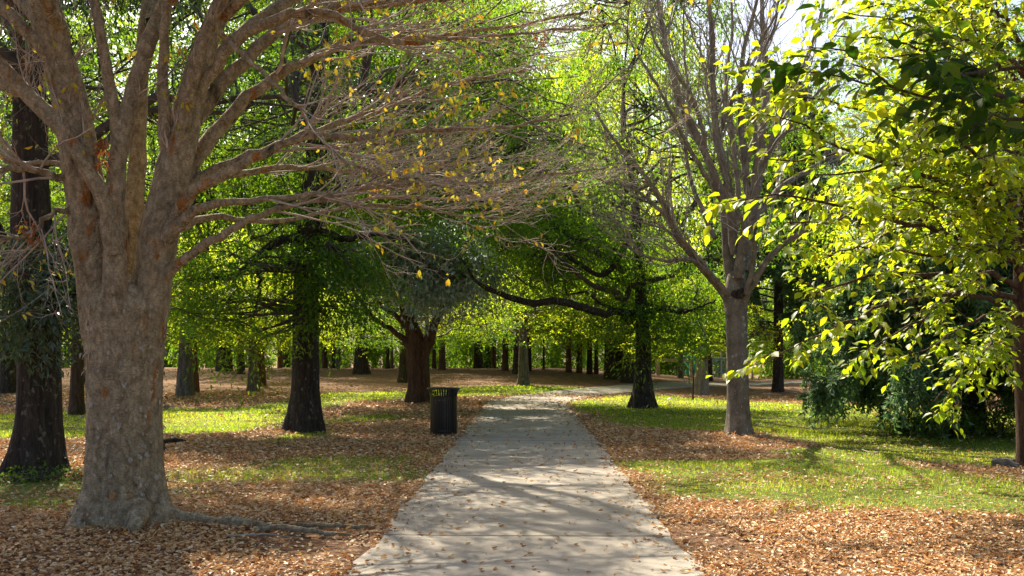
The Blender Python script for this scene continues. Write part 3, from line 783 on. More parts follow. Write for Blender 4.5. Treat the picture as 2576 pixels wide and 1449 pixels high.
# ---- the bare tree right of the path
rng = np.random.default_rng(33)
rb_ = gp(1860, 1092); rd = rb_[1]
rt = thing('bare_tree', 'slender bare tree with smooth grey trunk and upswept branches right of path', 'tree', rb_)
pts = [rb_, at(1859, 1060, rd), at(1858, 1000, rd), at(1855, 900, rd), at(1852, 800, rd), at(1850, 745, rd), at(1852, 690, rd)]
part('trunk', trunk_mb(rb_, pts, [w / 2 / F * rd for w in [66, 60, 55, 53, 54, 60, 44]], 28, .28, .2, 5, 9, res=26), M['rbark'], rt)
m_ = MB()
for q in range(5):
    c = at(1856 + rng.uniform(-12, 12), 742 + rng.uniform(-10, 8), rd - .2)
    tube(m_, [c + [0, .1, .05], c, c + [.02, -.06, -.05]], [.09, .08, .03], 8)
part('burl', m_, M['oak'], rt, label='dark swollen knot at the fork')
RL = [
    [(1838, 770, 0, 26), (1822, 735, 0, 24), (1775, 682, -.2, 21), (1712, 606, -.5, 18), (1664, 505, -.8, 15), (1606, 425, -1.0, 12), (1545, 352, -1.2, 8), (1490, 270, -1.4, 5)],
    [(1840, 720, .1, 30), (1830, 620, .1, 27), (1816, 500, .2, 22), (1772, 382, .2, 19), (1712, 255, .3, 16), (1680, 130, .3, 13), (1655, 10, .4, 10), (1630, -150, .5, 6)],
    [(1850, 640, -.1, 26), (1832, 480, -.2, 21), (1803, 340, -.3, 18), (1792, 200, -.3, 15), (1790, 60, -.4, 12), (1778, -40, -.4, 9), (1760, -200, -.5, 5)],
    [(1858, 700, -.2, 30), (1880, 530, -.3, 23), (1872, 390, -.4, 18), (1862, 250, -.4, 15), (1872, 120, -.5, 11), (1905, 0, -.6, 8), (1930, -130, -.7, 5)],
    [(1868, 680, .2, 34), (1888, 545, .3, 30), (1912, 430, .4, 22), (1950, 335, .5, 17), (1992, 235, .6, 13), (2040, 120, .7, 10), (2068, 20, .8, 7), (2100, -120, .9, 4)],
    [(1866, 770, -.1, 22), (1906, 690, -.3, 18), (1960, 622, -.5, 14), (2040, 572, -.7, 10), (2085, 550, -.8, 7), (2160, 520, -1.0, 4)],
    [(1886, 570, .2, 20), (1958, 478, .5, 16), (2040, 424, .8, 11), (2105, 388, 1.0, 8), (2200, 330, 1.3, 4)],
    [(1900, 480, .5, 26), (1918, 330, .7, 20), (1930, 200, .8, 16), (1920, 90, .9, 13), (1916, -20, 1.0, 10), (1905, -180, 1.1, 5)],
    [(1830, 740, -.1, 16), (1800, 702, -.3, 13), (1742, 655, -.6, 11), (1680, 656, -.9, 9), (1610, 640, -1.2, 6), (1540, 600, -1.5, 4)],
    [(1796, 700, -.3, 12), (1740, 628, -.6, 9), (1690, 585, -.9, 7), (1620, 560, -1.1, 5), (1540, 540, -1.3, 3)],
    [(1815, 500, .1, 16), (1760, 420, -.3, 12), (1712, 330, -.6, 9), (1660, 230, -.9, 7), (1600, 130, -1.2, 5), (1560, 40, -1.4, 3)],
    [(1812, 330, -.2, 12), (1850, 230, -.5, 10), (1890, 140, -.7, 8), (1950, 40, -.9, 6), (1990, -60, -1.0, 4)],
    [(1800, 600, .1, 14), (1755, 500, .4, 11), (1725, 380, .7, 9), (1735, 250, .9, 7), (1720, 110, 1.1, 5), (1725, -60, 1.2, 3)],
    [(1846, 620, .3, 18), (1856, 470, .6, 14), (1838, 330, .8, 11), (1826, 200, 1.0, 9), (1842, 70, 1.1, 7), (1835, -90, 1.2, 4)],
    [(1908, 440, .4, 15), (1945, 370, .2, 12), (2010, 290, 0, 9), (2060, 230, -.2, 7), (2120, 180, -.4, 4)],
    [(1690, 560, -.6, 12), (1640, 510, -.9, 9), (1585, 470, -1.2, 6), (1520, 455, -1.5, 4), (1450, 420, -1.7, 3)],
    [(1776, 380, .2, 13), (1752, 270, 0, 10), (1700, 180, -.2, 8), (1650, 110, -.4, 6), (1620, 20, -.6, 4)],
    [(1880, 520, -.3, 15), (1905, 400, -.6, 12), (1895, 280, -.8, 10), (1905, 170, -1.0, 8), (1950, 60, -1.2, 6), (1965, -60, -1.3, 4)],
    [(1878, 740, -.3, 14), (1900, 620, -.6, 11), (1870, 560, -.8, 9), (1840, 470, -.9, 7), (1830, 380, -1.0, 4)],
]
for spec in RL:
    P, Rr = limb_px(spec, rd, 24, rng, .010)
    m_ = MB(); tube(m_, P, Rr, 12)
    lb = part('limb', m_, M['rbark'], rt)
    dress(lb, P, Rr * .8, rt, rng, M['gtwig'], 15, 1.7, 4, .9, 3, .45, .16, .9, .25, ang=.55)

# ------------------------------------------------------------------ leafy trees in the middle distance
def crown_points(base, z0, z1, R, n, rng, low=.55, squash=1.0):
    """clump centres in a crown shell, wider in its lower half"""
    u = rng.random(n); z = z0 + (z1 - z0) * u ** 1.1
    prof = np.sin(np.clip(u * .86 + .14, 0, 1) ** low * math.pi) ** .6
    r = R * prof * (.25 + .75 * rng.random(n) ** .5)
    a = rng.uniform(0, 6.28, n)
    return np.c_[base[0] + np.cos(a) * r, base[1] + np.sin(a) * r * squash, base[2] + z]


def clumps(specs, rng):
    out = []
    for cx, cy, rx, ry, d, dd, n in specs:
        a = rng.uniform(0, 6.28, n); r = np.sqrt(rng.random(n))
        D = d + rng.uniform(-dd, dd, n)
        out += [at(cx + math.cos(t) * q * rx, cy + math.sin(t) * q * ry, e) for t, q, e in zip(a, r, D)]
    return np.array(out)


def leafy(name, label, x, y, tw, top, crown, extra, mats, seed, leaf=(.10, .38), nl=110, spread=.62, limbs=(), group=None, flare=.8, fl_h=.45, lean=0, lobes=5, n_limb=30, d=None, tm=KITE, clear=None, z_lo=2.5, shade=()):
    """a tree with its own trunk profile tw = [(y, x, width px)] above the base and a leafy crown"""
    rng = np.random.default_rng(seed)
    b = gp(x, y) if d is None else np.array([(x - CX) / F * d, d, float(H((x - CX) / F * d, d))])
    D = b[1]
    root = thing(name, label, 'tree', b, group)
    pts = [b] + [at(px_, py_, D) for py_, px_, w in tw]; rad = [tw[0][2] / 2 / F * D] + [w / 2 / F * D for py_, px_, w in tw]
    e = pts[-1]
    pts.append(np.array([e[0] + lean, e[1], b[2] + top])); rad.append(rad[-1] * .35)
    part('trunk', trunk_mb(b, pts, rad, 26, flare, fl_h, lobes, seed, res=34), M[mats[0]], root)
    C_ = np.zeros((0, 3))
    if crown: C_ = crown_points((e[0], b[1], b[2]), *crown, rng)
    if clear is not None and len(C_): C_ = C_[clear(C_)]
    if len(C_): C_ = C_[sun_open(C_, rng)]
    X_ = clumps(extra, rng) if extra else np.zeros((0, 3))
    if len(X_): X_ = X_[sun_open(X_, rng) | (X_[:, 2] < 6.2)]
    for x0, x1, y0, y1, t0, t1, n_ in shade:      # unseen leaf clumps added up the sun ray to shade this ground
        X_ = np.vstack([X_, [gp(rng.uniform(x0, x1), rng.uniform(y0, y1)) + SD * rng.uniform(t0, t1) for _ in range(n_)]])
    A = np.vstack([C_, X_])
    m_ = MB(); skeleton(m_, A, e, b[2] + z_lo, b[2] + top * .95, n_limb, rng, .10)
    part('branches', m_, M['dtwig'] if mats[0] == 'oak' else M[mats[0]], root)
    for spec in limbs:
        P, Rr = limb_px(spec, D, 24, rng, .02)
        m_ = MB(); tube(m_, P, Rr, 12); part('limb', m_, M[mats[0]], root)
    g_ = MB()
    if len(mats) > 2:
        foliage(g_, C_, nl, spread, leaf[0], leaf[1], rng, tm=tm); part('crown', g_, M[mats[1]], root)
        g_ = MB(); foliage(g_, X_, nl, spread, leaf[0], leaf[1], rng, tm=tm, up=.7); part('crown', g_, M[mats[2]], root, label='lower boughs with sky sheen painted silvery grey-green')
    else:
        foliage(g_, A, nl, spread, leaf[0], leaf[1], rng, tm=tm); part('crown', g_, M[mats[1]], root)
    return root


def sky_gap(C_):
    """leave the opening of sky at the upper right free"""
    x = CX + C_[:, 0] / C_[:, 1] * F; y = HY - (C_[:, 2] - EYE) / C_[:, 1] * F
    return ~((x > 1830) & (x < 2120) & (y < 230)) & ~((x > 2100) & (y < 60))


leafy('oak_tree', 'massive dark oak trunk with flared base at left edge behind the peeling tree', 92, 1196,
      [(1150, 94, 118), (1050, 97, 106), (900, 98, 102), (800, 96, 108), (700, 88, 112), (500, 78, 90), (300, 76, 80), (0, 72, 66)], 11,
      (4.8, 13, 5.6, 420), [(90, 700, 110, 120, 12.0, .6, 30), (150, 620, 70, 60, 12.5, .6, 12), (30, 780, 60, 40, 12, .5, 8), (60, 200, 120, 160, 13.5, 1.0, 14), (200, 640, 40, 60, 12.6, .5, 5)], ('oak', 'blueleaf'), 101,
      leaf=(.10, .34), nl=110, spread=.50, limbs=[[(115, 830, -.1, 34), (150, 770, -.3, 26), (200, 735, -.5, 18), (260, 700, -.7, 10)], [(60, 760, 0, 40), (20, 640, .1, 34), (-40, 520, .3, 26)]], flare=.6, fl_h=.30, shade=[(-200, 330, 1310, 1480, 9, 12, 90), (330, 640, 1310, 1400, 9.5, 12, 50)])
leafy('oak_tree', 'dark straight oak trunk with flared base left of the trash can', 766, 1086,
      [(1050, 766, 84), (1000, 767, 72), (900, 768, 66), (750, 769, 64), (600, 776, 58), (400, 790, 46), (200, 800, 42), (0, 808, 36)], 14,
      (4.3, 14, 6.5, 520), [(250, 300, 300, 300, 23, 1.5, 60), (700, 200, 300, 260, 22, 2, 150), (1050, 120, 260, 180, 23, 2, 110), (1000, 420, 260, 110, 22.5, 1.5, 60), (560, 520, 260, 70, 20, 1.5, 50), (1000, 300, 300, 240, 23, 2, 70), (1150, -300, 300, 240, 17, 1.5, 60), (900, -450, 300, 200, 15.5, 1.5, 40), (770, 770, 45, 40, 19.2, .5, 8), (770, 650, 70, 80, 19.4, .7, 22), (560, 650, 120, 40, 18.5, 1.0, 13), (520, 770, 60, 40, 18.5, .8, 9), (900, 640, 70, 60, 19, 1, 12), (430, 720, 50, 50, 18.4, .8, 6), (880, 760, 36, 40, 19, .8, 6), (640, 860, 20, 40, 18.5, .3, 4)],  # the clumps above the frame are unseen, added to shade the path
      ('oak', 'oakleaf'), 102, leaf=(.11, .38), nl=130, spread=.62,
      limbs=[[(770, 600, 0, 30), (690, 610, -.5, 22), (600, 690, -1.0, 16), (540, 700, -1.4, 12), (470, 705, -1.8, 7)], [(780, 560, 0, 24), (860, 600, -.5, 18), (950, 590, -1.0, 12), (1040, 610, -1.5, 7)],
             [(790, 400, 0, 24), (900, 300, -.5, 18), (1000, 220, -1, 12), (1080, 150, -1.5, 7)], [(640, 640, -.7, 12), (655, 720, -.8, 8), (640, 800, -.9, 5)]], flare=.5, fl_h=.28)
leafy('oak_tree', 'brown forked oak with sky sheen painted silvery grey-green on its leaves just behind the trash can', 1053, 1012,
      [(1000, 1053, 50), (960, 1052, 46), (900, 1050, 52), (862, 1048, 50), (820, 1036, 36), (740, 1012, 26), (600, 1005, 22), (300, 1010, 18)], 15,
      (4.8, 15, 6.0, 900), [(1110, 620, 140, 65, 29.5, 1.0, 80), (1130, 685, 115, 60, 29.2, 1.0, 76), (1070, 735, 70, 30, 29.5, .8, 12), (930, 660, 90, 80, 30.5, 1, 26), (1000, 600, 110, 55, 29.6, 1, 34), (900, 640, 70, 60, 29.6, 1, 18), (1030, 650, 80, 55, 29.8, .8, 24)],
      ('redoak', 'oakleaf', 'skysheenleaf'), 103, leaf=(.17, .38), nl=95, spread=.60,
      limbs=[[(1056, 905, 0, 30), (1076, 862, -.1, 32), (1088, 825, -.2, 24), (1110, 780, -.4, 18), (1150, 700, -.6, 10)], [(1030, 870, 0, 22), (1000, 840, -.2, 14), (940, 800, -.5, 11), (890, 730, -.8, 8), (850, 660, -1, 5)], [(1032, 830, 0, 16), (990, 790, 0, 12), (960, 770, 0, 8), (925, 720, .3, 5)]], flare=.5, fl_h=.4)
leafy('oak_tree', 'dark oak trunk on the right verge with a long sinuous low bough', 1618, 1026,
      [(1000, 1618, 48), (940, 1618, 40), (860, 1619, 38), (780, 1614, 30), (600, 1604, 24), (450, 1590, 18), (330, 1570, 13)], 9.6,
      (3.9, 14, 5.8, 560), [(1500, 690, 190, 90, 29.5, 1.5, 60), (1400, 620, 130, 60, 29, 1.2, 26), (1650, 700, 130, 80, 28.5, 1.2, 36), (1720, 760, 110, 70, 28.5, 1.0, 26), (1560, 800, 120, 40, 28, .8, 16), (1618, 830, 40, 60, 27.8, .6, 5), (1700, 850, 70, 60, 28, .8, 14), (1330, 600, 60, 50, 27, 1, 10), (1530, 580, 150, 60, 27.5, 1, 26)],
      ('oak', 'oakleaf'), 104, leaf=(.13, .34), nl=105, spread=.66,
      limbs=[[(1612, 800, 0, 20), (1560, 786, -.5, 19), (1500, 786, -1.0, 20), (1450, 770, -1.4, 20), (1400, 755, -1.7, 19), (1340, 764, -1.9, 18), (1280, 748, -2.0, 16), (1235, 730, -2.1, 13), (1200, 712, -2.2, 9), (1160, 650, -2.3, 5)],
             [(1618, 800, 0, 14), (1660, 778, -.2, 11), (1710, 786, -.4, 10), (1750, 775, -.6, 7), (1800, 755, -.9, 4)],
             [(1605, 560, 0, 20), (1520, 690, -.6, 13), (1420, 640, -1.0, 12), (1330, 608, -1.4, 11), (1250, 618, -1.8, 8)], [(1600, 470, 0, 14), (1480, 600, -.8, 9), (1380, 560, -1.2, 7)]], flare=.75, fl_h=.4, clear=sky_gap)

# ---- yellow-green tree at the right edge, its boughs hanging over the lawn
rng = np.random.default_rng(55)
yb = gp(2588, 1178); yd = yb[1]
yt = thing('young_shade_tree', 'young tree with large yellow-green leaves hanging over the lawn at right edge', 'tree', yb)
pts = [yb, at(2584, 1100, yd), at(2576, 950, yd), at(2570, 800, yd), at(2572, 600, yd), at(2590, 300, yd), at(2600, 0, yd), at(2610, -300, yd)]
part('trunk', trunk_mb(yb, pts, [w / 2 / F * yd for w in [50, 48, 44, 42, 34, 26, 18, 8]], 22, .25, .2, 5, 5), M['redoak'], yt)
YS = [  # x, y, absolute depth, width
    [(2565, 800, 13.3, 16), (2450, 745, 12.0, 12), (2300, 755, 10.8, 9), (2150, 800, 10.0, 6), (2030, 855, 9.4, 4), (1925, 915, 9.0, 3)],
    [(2566, 760, 13.3, 16), (2400, 700, 11.8, 12), (2240, 690, 10.6, 9), (2110, 715, 9.8, 6), (2010, 760, 9.2, 3)],
    [(2568, 660, 13.3, 18), (2380, 590, 11.2, 14), (2220, 540, 9.8, 10), (2080, 510, 8.8, 7), (1960, 490, 8.2, 5), (1860, 505, 8.0, 3)],
    [(2570, 560, 13.3, 18), (2400, 470, 11.0, 13), (2230, 410, 9.4, 9), (2080, 350, 8.4, 6), (1970, 290, 7.8, 4), (1870, 275, 7.6, 3)],
    [(2575, 480, 13.3, 16), (2450, 420, 11.6, 12), (2330, 400, 10.3, 9), (2180, 430, 9.4, 6), (2050, 440, 8.8, 4)],
    [(2578, 400, 13.3, 16), (2420, 300, 11.0, 12), (2260, 230, 9.6, 8), (2130, 190, 8.8, 5), (2020, 180, 8.4, 3)],
    [(2570, 880, 13.3, 12), (2500, 880, 12.4, 8), (2440, 910, 11.8, 5), (2395, 960, 11.4, 4), (2350, 1010, 11.2, 3)],
    [(2570, 840, 13.3, 12), (2520, 840, 12.4, 8), (2480, 880, 11.8, 5), (2440, 950, 11.4, 3)],
    [(2566, 720, 13.3, 14), (2480, 690, 12.2, 11), (2380, 760, 11.3, 8), (2260, 835, 10.6, 5), (2180, 890, 10.2, 3)],
    [(2580, 300, 13.3, 16), (2480, 200, 11.5, 12), (2350, 130, 10.2, 8), (2230, 100, 9.4, 5), (2100, 90, 9.0, 3)],
    [(2572, 620, 13.3, 14), (2480, 560, 12, 11), (2370, 640, 11, 8), (2270, 640, 10.4, 6), (2160, 620, 9.8, 4)],
    [(2590, 200, 13.3, 14), (2450, 60, 11.8, 10), (2300, 20, 10.6, 7), (2180, 20, 9.8, 4)],
    [(2580, 500, 13.3, 14), (2540, 300, 12, 10), (2500, 200, 11, 7), (2420, 180, 10.4, 4)],
    [(2570, 700, 13.3, 14), (2540, 640, 12, 10), (2480, 620, 11, 7), (2420, 660, 10.4, 4)],
    [(2600, 100, 13.3, 14), (2560, -40, 12, 10), (2440, -120, 10.6, 8), (2280, -140, 9.2, 4)],
    [(2572, 640, 13.3, 14), (2500, 480, 11.0, 10), (2420, 350, 9.4, 8), (2330, 300, 8.4, 5), (2260, 260, 7.8, 3)],
    [(2572, 600, 13.2, 14), (2600, 420, 11.0, 10), (2540, 380, 9.4, 7), (2460, 400, 8.4, 4)],
    [(2566, 780, 13.3, 12), (2470, 800, 12, 8), (2380, 850, 11.2, 5), (2290, 900, 10.6, 3)],
    [(2574, 560, 13.3, 14), (2500, 540, 11.6, 10), (2400, 540, 10.4, 7), (2300, 500, 9.4, 5), (2190, 490, 8.8, 3)],
]
YS += [
    [(2575, 440, 13.3, 14), (2440, 360, 11, 10), (2260, 300, 9.6, 7), (2110, 260, 8.8, 5), (1960, 250, 8.2, 3)],
    [(2580, 360, 13.3, 14), (2460, 250, 11.2, 10), (2300, 170, 9.8, 7), (2160, 130, 9, 5), (2040, 120, 8.5, 3)],
    [(2578, 420, 13.3, 14), (2380, 380, 10.8, 10), (2200, 360, 9.4, 7), (2060, 400, 8.7, 5), (1930, 400, 8.3, 3)],
    [(2574, 520, 13.3, 14), (2420, 500, 11.4, 10), (2260, 470, 9.9, 7), (2110, 560, 9.1, 5), (1980, 560, 8.6, 3)],
    [(2576, 540, 13.3, 14), (2460, 420, 12.0, 10), (2350, 330, 11, 7), (2240, 360, 10.4, 4)],
    [(2584, 240, 13.3, 14), (2500, 120, 11.8, 10), (2400, 90, 10.8, 7), (2280, 60, 10, 5), (2120, 30, 9.4, 3)],
    [(2588, 180, 13.3, 14), (2540, 60, 12.2, 10), (2470, 20, 11.4, 7), (2380, 0, 10.8, 4)],
    [(2570, 660, 13.3, 14), (2440, 620, 12, 10), (2320, 560, 11, 7), (2180, 610, 10.3, 5), (2070, 650, 9.8, 3)],
    [(2578, 400, 13.3, 14), (2540, 440, 12.2, 10), (2460, 480, 11.4, 7), (2360, 450, 10.7, 4)],
    [(2585, 260, 13.3, 14), (2540, 220, 12.2, 10), (2460, 260, 11.4, 7), (2380, 240, 10.8, 4)],
]
YN = [  # nearer boughs of the added tree, their shade put into the leaf colour
    [(2740, 280, 8.2, 18), (2560, 255, 6.6, 12), (2440, 250, 6.0, 9), (2330, 238, 5.6, 7), (2220, 205, 5.3, 5), (2140, 160, 5.1, 3)],
    [(2760, 200, 8.4, 16), (2580, 175, 6.8, 11), (2450, 185, 6.0, 8), (2340, 165, 5.5, 5), (2240, 145, 5.2, 3)],
    [(2700, 340, 7.6, 12), (2570, 300, 6.2, 8), (2480, 310, 5.7, 5), (2410, 350, 5.4, 3)],
]
yleaf = MB()


def y_bough(spec, rng, nsec, nper, lsz, fade=1.0):
    P = np.array([[*at(x, y, d), w / 2 / F * d] for x, y, d, w in spec]); Q = catmull(P, 20)
    Q[1:-1, :3] += rng.normal(0, .015, (18, 3))
    m_ = MB(); tube(m_, Q[:, :3], np.maximum(Q[:, 3], .002), 8)
    lb = part('limb', m_, M['redoak'], yt)
    a1, ra = grow(Q[None, :, :3], Q[None, :, 3], nsec, .2, 1.0, .72, .65, rng, 7, .5, .0, .12, .002, .5)
    a2, rb2 = grow(a1, ra, 3, .1, .9, .34, .7, rng, 5, .45, -.01, .14, .0014, .6)
    m_ = MB(); batch_tubes(m_, a1, ra, 4); batch_tubes(m_, a2, rb2, 3); part('twigs', m_, M['dtwig'], yt, parent=lb)
    for A, q in ((a1, nper), (a2, max(3, nper // 2))):
        N_, k, _ = A.shape
        t = np.tile(np.linspace(.12, 1, q), N_); idx = np.repeat(np.arange(N_), q)
        f = t * (k - 1); i = np.minimum(f.astype(int), k - 2); fr = (f - i)[:, None]
        p = A[idx, i] * (1 - fr) + A[idx, i + 1] * fr; tg = nrm(A[idx, i + 1] - A[idx, i])
        sd = nrm(np.cross(tg, [0, 0, 1.0])) * np.where(np.arange(len(t)) % 2, 1, -1)[:, None]
        d = nrm(tg * .7 + sd * .8 + [0, 0, -.45] + rng.normal(0, .3, tg.shape))
        nv = nrm(rng.normal(0, .38, tg.shape) + [0, 0, 1.0])
        l = lsz * rng.uniform(.5, 1.3, len(t))
        leaves(yleaf, p + d * .015, d, nv, l, l * rng.uniform(.5, .66, len(t)), LEAF, np.clip(rng.beta(1.3, 1.6, len(t)), 0, 1))


for k_, s in enumerate(YS): y_bough(s, rng, 13 if k_ in (0, 1, 6, 7, 8, 17) else 20, 9, .104)
yl_main = yleaf
dk = thing('added_shaded_tree', 'added tree with leaves coloured dark for shade, boughs hanging into the top right corner', 'tree', (4.9, 7.4, float(H(4.9, 7.4))))  # tree added to carry the near boughs with shade-dark leaves
p_ = np.array(dk.location)
part('trunk', trunk_mb(p_, [p_, p_ + [0, 0, 1.2], p_ + [.05, 0, 2.6], p_ + [0, -.1, 3.8], p_ + [-.2, -.2, 5.2]], [.14, .12, .11, .09, .03], 18, .3, .2, 5, 8), M['redoak'], dk)
yt, yleaf = dk, MB()
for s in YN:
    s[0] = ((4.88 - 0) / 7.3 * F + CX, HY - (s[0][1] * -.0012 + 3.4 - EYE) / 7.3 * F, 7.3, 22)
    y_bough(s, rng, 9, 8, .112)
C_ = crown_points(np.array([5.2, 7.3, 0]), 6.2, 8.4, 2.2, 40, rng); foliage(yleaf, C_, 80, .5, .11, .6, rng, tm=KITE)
part('crown', yleaf, M['shadedleaf'], dk)
yt, yleaf = bpy.data.objects['young_shade_tree'], yl_main
C_ = crown_points(np.array([6.2, 11.2, 0]), 5.2, 9, 3.6, 60, rng)
foliage(yleaf, C_, 60, .55, .12, .6, rng, tm=KITE)
part('crown', yleaf, M['yellowleaf'], yt)


# ---- weeping conifer behind it
def conifer(label, base, R_, h, z0, seed, nb=60, needle=.14, dens=1.0):
    rng = np.random.default_rng(seed)
    root = thing('weeping_conifer', label, 'tree', base)
    P = [base, base + [0, 0, h * .3], base + [.1, 0, h * .7], base + [.1, 0, h]]
    part('trunk', trunk_mb(base, P, [.22, .18, .10, .02], 18, .3, .3, 5, seed), M['oak'], root)
    zz = z0 + (h - z0) * np.linspace(0, .96, nb) ** 1.05; a = np.arange(nb) * 2.4 + rng.normal(0, .25, nb)
    ln = R_ * (1 - (zz - z0) / (h - z0)) ** .75 * rng.uniform(.75, 1.1, nb) + .4
    k = 9; t = np.linspace(0, 1, k)[None]
    B = np.zeros((nb, k, 3))
    B[:, :, 0] = base[0] + np.cos(a)[:, None] * ln[:, None] * t; B[:, :, 1] = base[1] + np.sin(a)[:, None] * ln[:, None] * t
    B[:, :, 2] = base[2] + zz[:, None] + ln[:, None] * (.10 * np.sin(t * 2.2) - .16 * t * t)
    rB = .035 * (1 - .8 * t) * (ln / R_ + .3)[:, None]
    m_ = MB(); batch_tubes(m_, B, rB, 5)
    s1, r1 = grow(B, rB, 16, .15, 1, 1.0, .8, rng, 6, .3, -.10, .08, .004, .4)
    batch_tubes(m_, s1, r1, 3); part('branches', m_, M['dtwig'], root)
    # hanging strands
    g_ = MB()
    A = s1; N_ = len(A); q = int(11 * dens)
    idx = np.repeat(np.arange(N_), q); f = rng.uniform(.1, 1, len(idx)) * 5; i = np.minimum(f.astype(int), 4); fr = (f - i)[:, None]
    p0 = A[idx, i] * (1 - fr) + A[idx, i + 1] * fr
    L_ = rng.uniform(.15, .55, len(idx))
    hd = nrm(rng.normal(0, .25, (len(idx), 3)) + [0, 0, -1.0])
    nn = 11
    ii = np.repeat(np.arange(len(idx)), nn); t2 = np.tile(np.linspace(0, 1, nn), len(idx))
    p = p0[ii] + hd[ii] * (L_[ii] * t2)[:, None] + rng.normal(0, .012, (len(ii), 3))
    p[:, 2] = np.maximum(p[:, 2], H(p[:, 0], p[:, 1]) + .12)
    d = nrm(hd[ii] * .8 + rng.normal(0, .55, (len(ii), 3)))
    l = needle * rng.uniform(.6, 1.2, len(ii))
    leaves(g_, p, d, rand_dir(len(ii), 1, rng), l, l * .30, KITE, np.clip(rng.normal(.45, .25, len(ii)), 0, 1))
    # needles along the top of the sprays
    nn = 46; ii = np.repeat(np.arange(N_), nn); t2 = rng.random(len(ii)) * 5; i = np.minimum(t2.astype(int), 4); fr = (t2 - i)[:, None]
    p = A[ii, i] * (1 - fr) + A[ii, i + 1] * fr
    d = nrm(nrm(A[ii, i + 1] - A[ii, i]) + rng.normal(0, .6, (len(ii), 3)) + [0, 0, -.15])
    l = needle * rng.uniform(.6, 1.3, len(ii))
    leaves(g_, p, d, nrm(rng.normal(0, .5, (len(ii), 3)) + [0, 0, 1]), l, l * .30, KITE, np.clip(rng.normal(.6, .25, len(ii)), 0, 1))
    part('crown', g_, M['needle'], root)


cb = gp(2450, 1092)
conifer('dark green weeping conifer with drooping sprays nearly touching the lawn at right', cb, 3.3, 5.2, .75, 61, 64)
conifer('tall bluish conifer with thick dark trunk farther back on the right', gp(1958, 986), 4.6, 13, 2.6, 62, 56, .2)

# undergrowth below the conifer
def shrub(name, label, c, R_, h, n, nl, lsz, mat, seed, group=None):
    rng = np.random.default_rng(seed)
    root = thing(name, label, 'shrub', c, group)
    u = rng.normal(0, 1, (n, 3)); u = nrm(u) * (rng.random(n) ** .4)[:, None]
    P = np.asarray(c) + np.c_[u[:, 0] * R_, u[:, 1] * R_ * .8, h * .52 + u[:, 2] * h * .45]
    m_ = MB(); k = 5; t = np.linspace(0, 1, k)[None, :, None]
    S = np.asarray(c) + np.c_[rng.normal(0, R_ * .12, (n, 2)), np.zeros(n)]
    B = S[:, None] * (1 - t) + P[:, None] * t; B[:, 1:-1] += rng.normal(0, .04, (n, k - 2, 3)) * R_
    batch_tubes(m_, B, np.full((n, k), .008) * (1.3 - t[:, :, 0])); part('stems', m_, M['dtwig'], root)
    g_ = MB(); foliage(g_, P, nl, R_ * .32, lsz, .5, rng); part('foliage', g_, M[mat], root)
    return root


for i, (x, y, R_, h, lab) in enumerate([
    (2300, 1096, .55, .45, 'low leafy shrub at the near left skirt of the weeping conifer'),
    (2400, 1104, .7, .6, 'bushy undergrowth in deep shade below the weeping conifer'),
    (2500, 1096, .8, .9, 'darkest and tallest shrub right of the weeping conifer trunk'),
]):
    shrub('undergrowth_shrub', lab, gp(x, y), R_, h, 40, 40, .07, 'shrub', 70 + i, 'shrubs below the conifer')
shrub('ground_ivy', 'patch of leafy creeper round the foot of the dark left oak', gp(100, 1200) + [0, -.35, 0], .75, .16, 60, 26, .05, 'shrub', 75)['category'] = 'creeper'

# ------------------------------------------------------------------ background trees
def variant(kind, seed, z0, z1, R_, n, nl, leaf, spread, mat, tm=KITE):
    rng = np.random.default_rng(seed)
    C_ = crown_points((0, 0, 0), z0, z1, R_, n, rng)
    m_ = MB(); skeleton(m_, C_, (0, 0, 0), z0 * .85, z1 * .95, 26, rng, .09)
    br = m_.mesh(kind + '_branches', M['dtwig'])
    g_ = MB(); foliage(g_, C_, nl, spread, leaf[0], leaf[1], rng, tm=tm)
    return br, g_.mesh(kind + '_crown', M[mat])


VAR = {
    'maple': [variant('maple', 201, 2.9, 12, 4.6, 260, 46, (.15, .62), .62, 'mapleleaf', LOBED), variant('maple', 202, 2.7, 11, 5.2, 280, 46, (.15, .62), .66, 'mapleleaf', LOBED)],
    'oak': [variant('oak', 203, 3.0, 13, 5.2, 300, 80, (.14, .40), .66, 'oakleaf'), variant('oak', 204, 3.4, 14, 4.8, 300, 80, (.14, .40), .66, 'oakleaf')],
    'pine': [variant('pine', 205, 6.0, 18, 3.4, 200, 110, (.20, .22), .7, 'oakleaf'), variant('pine', 206, 5.0, 16, 3.8, 220, 100, (.18, .5), .7, 'mapleleaf', LOBED)],
}
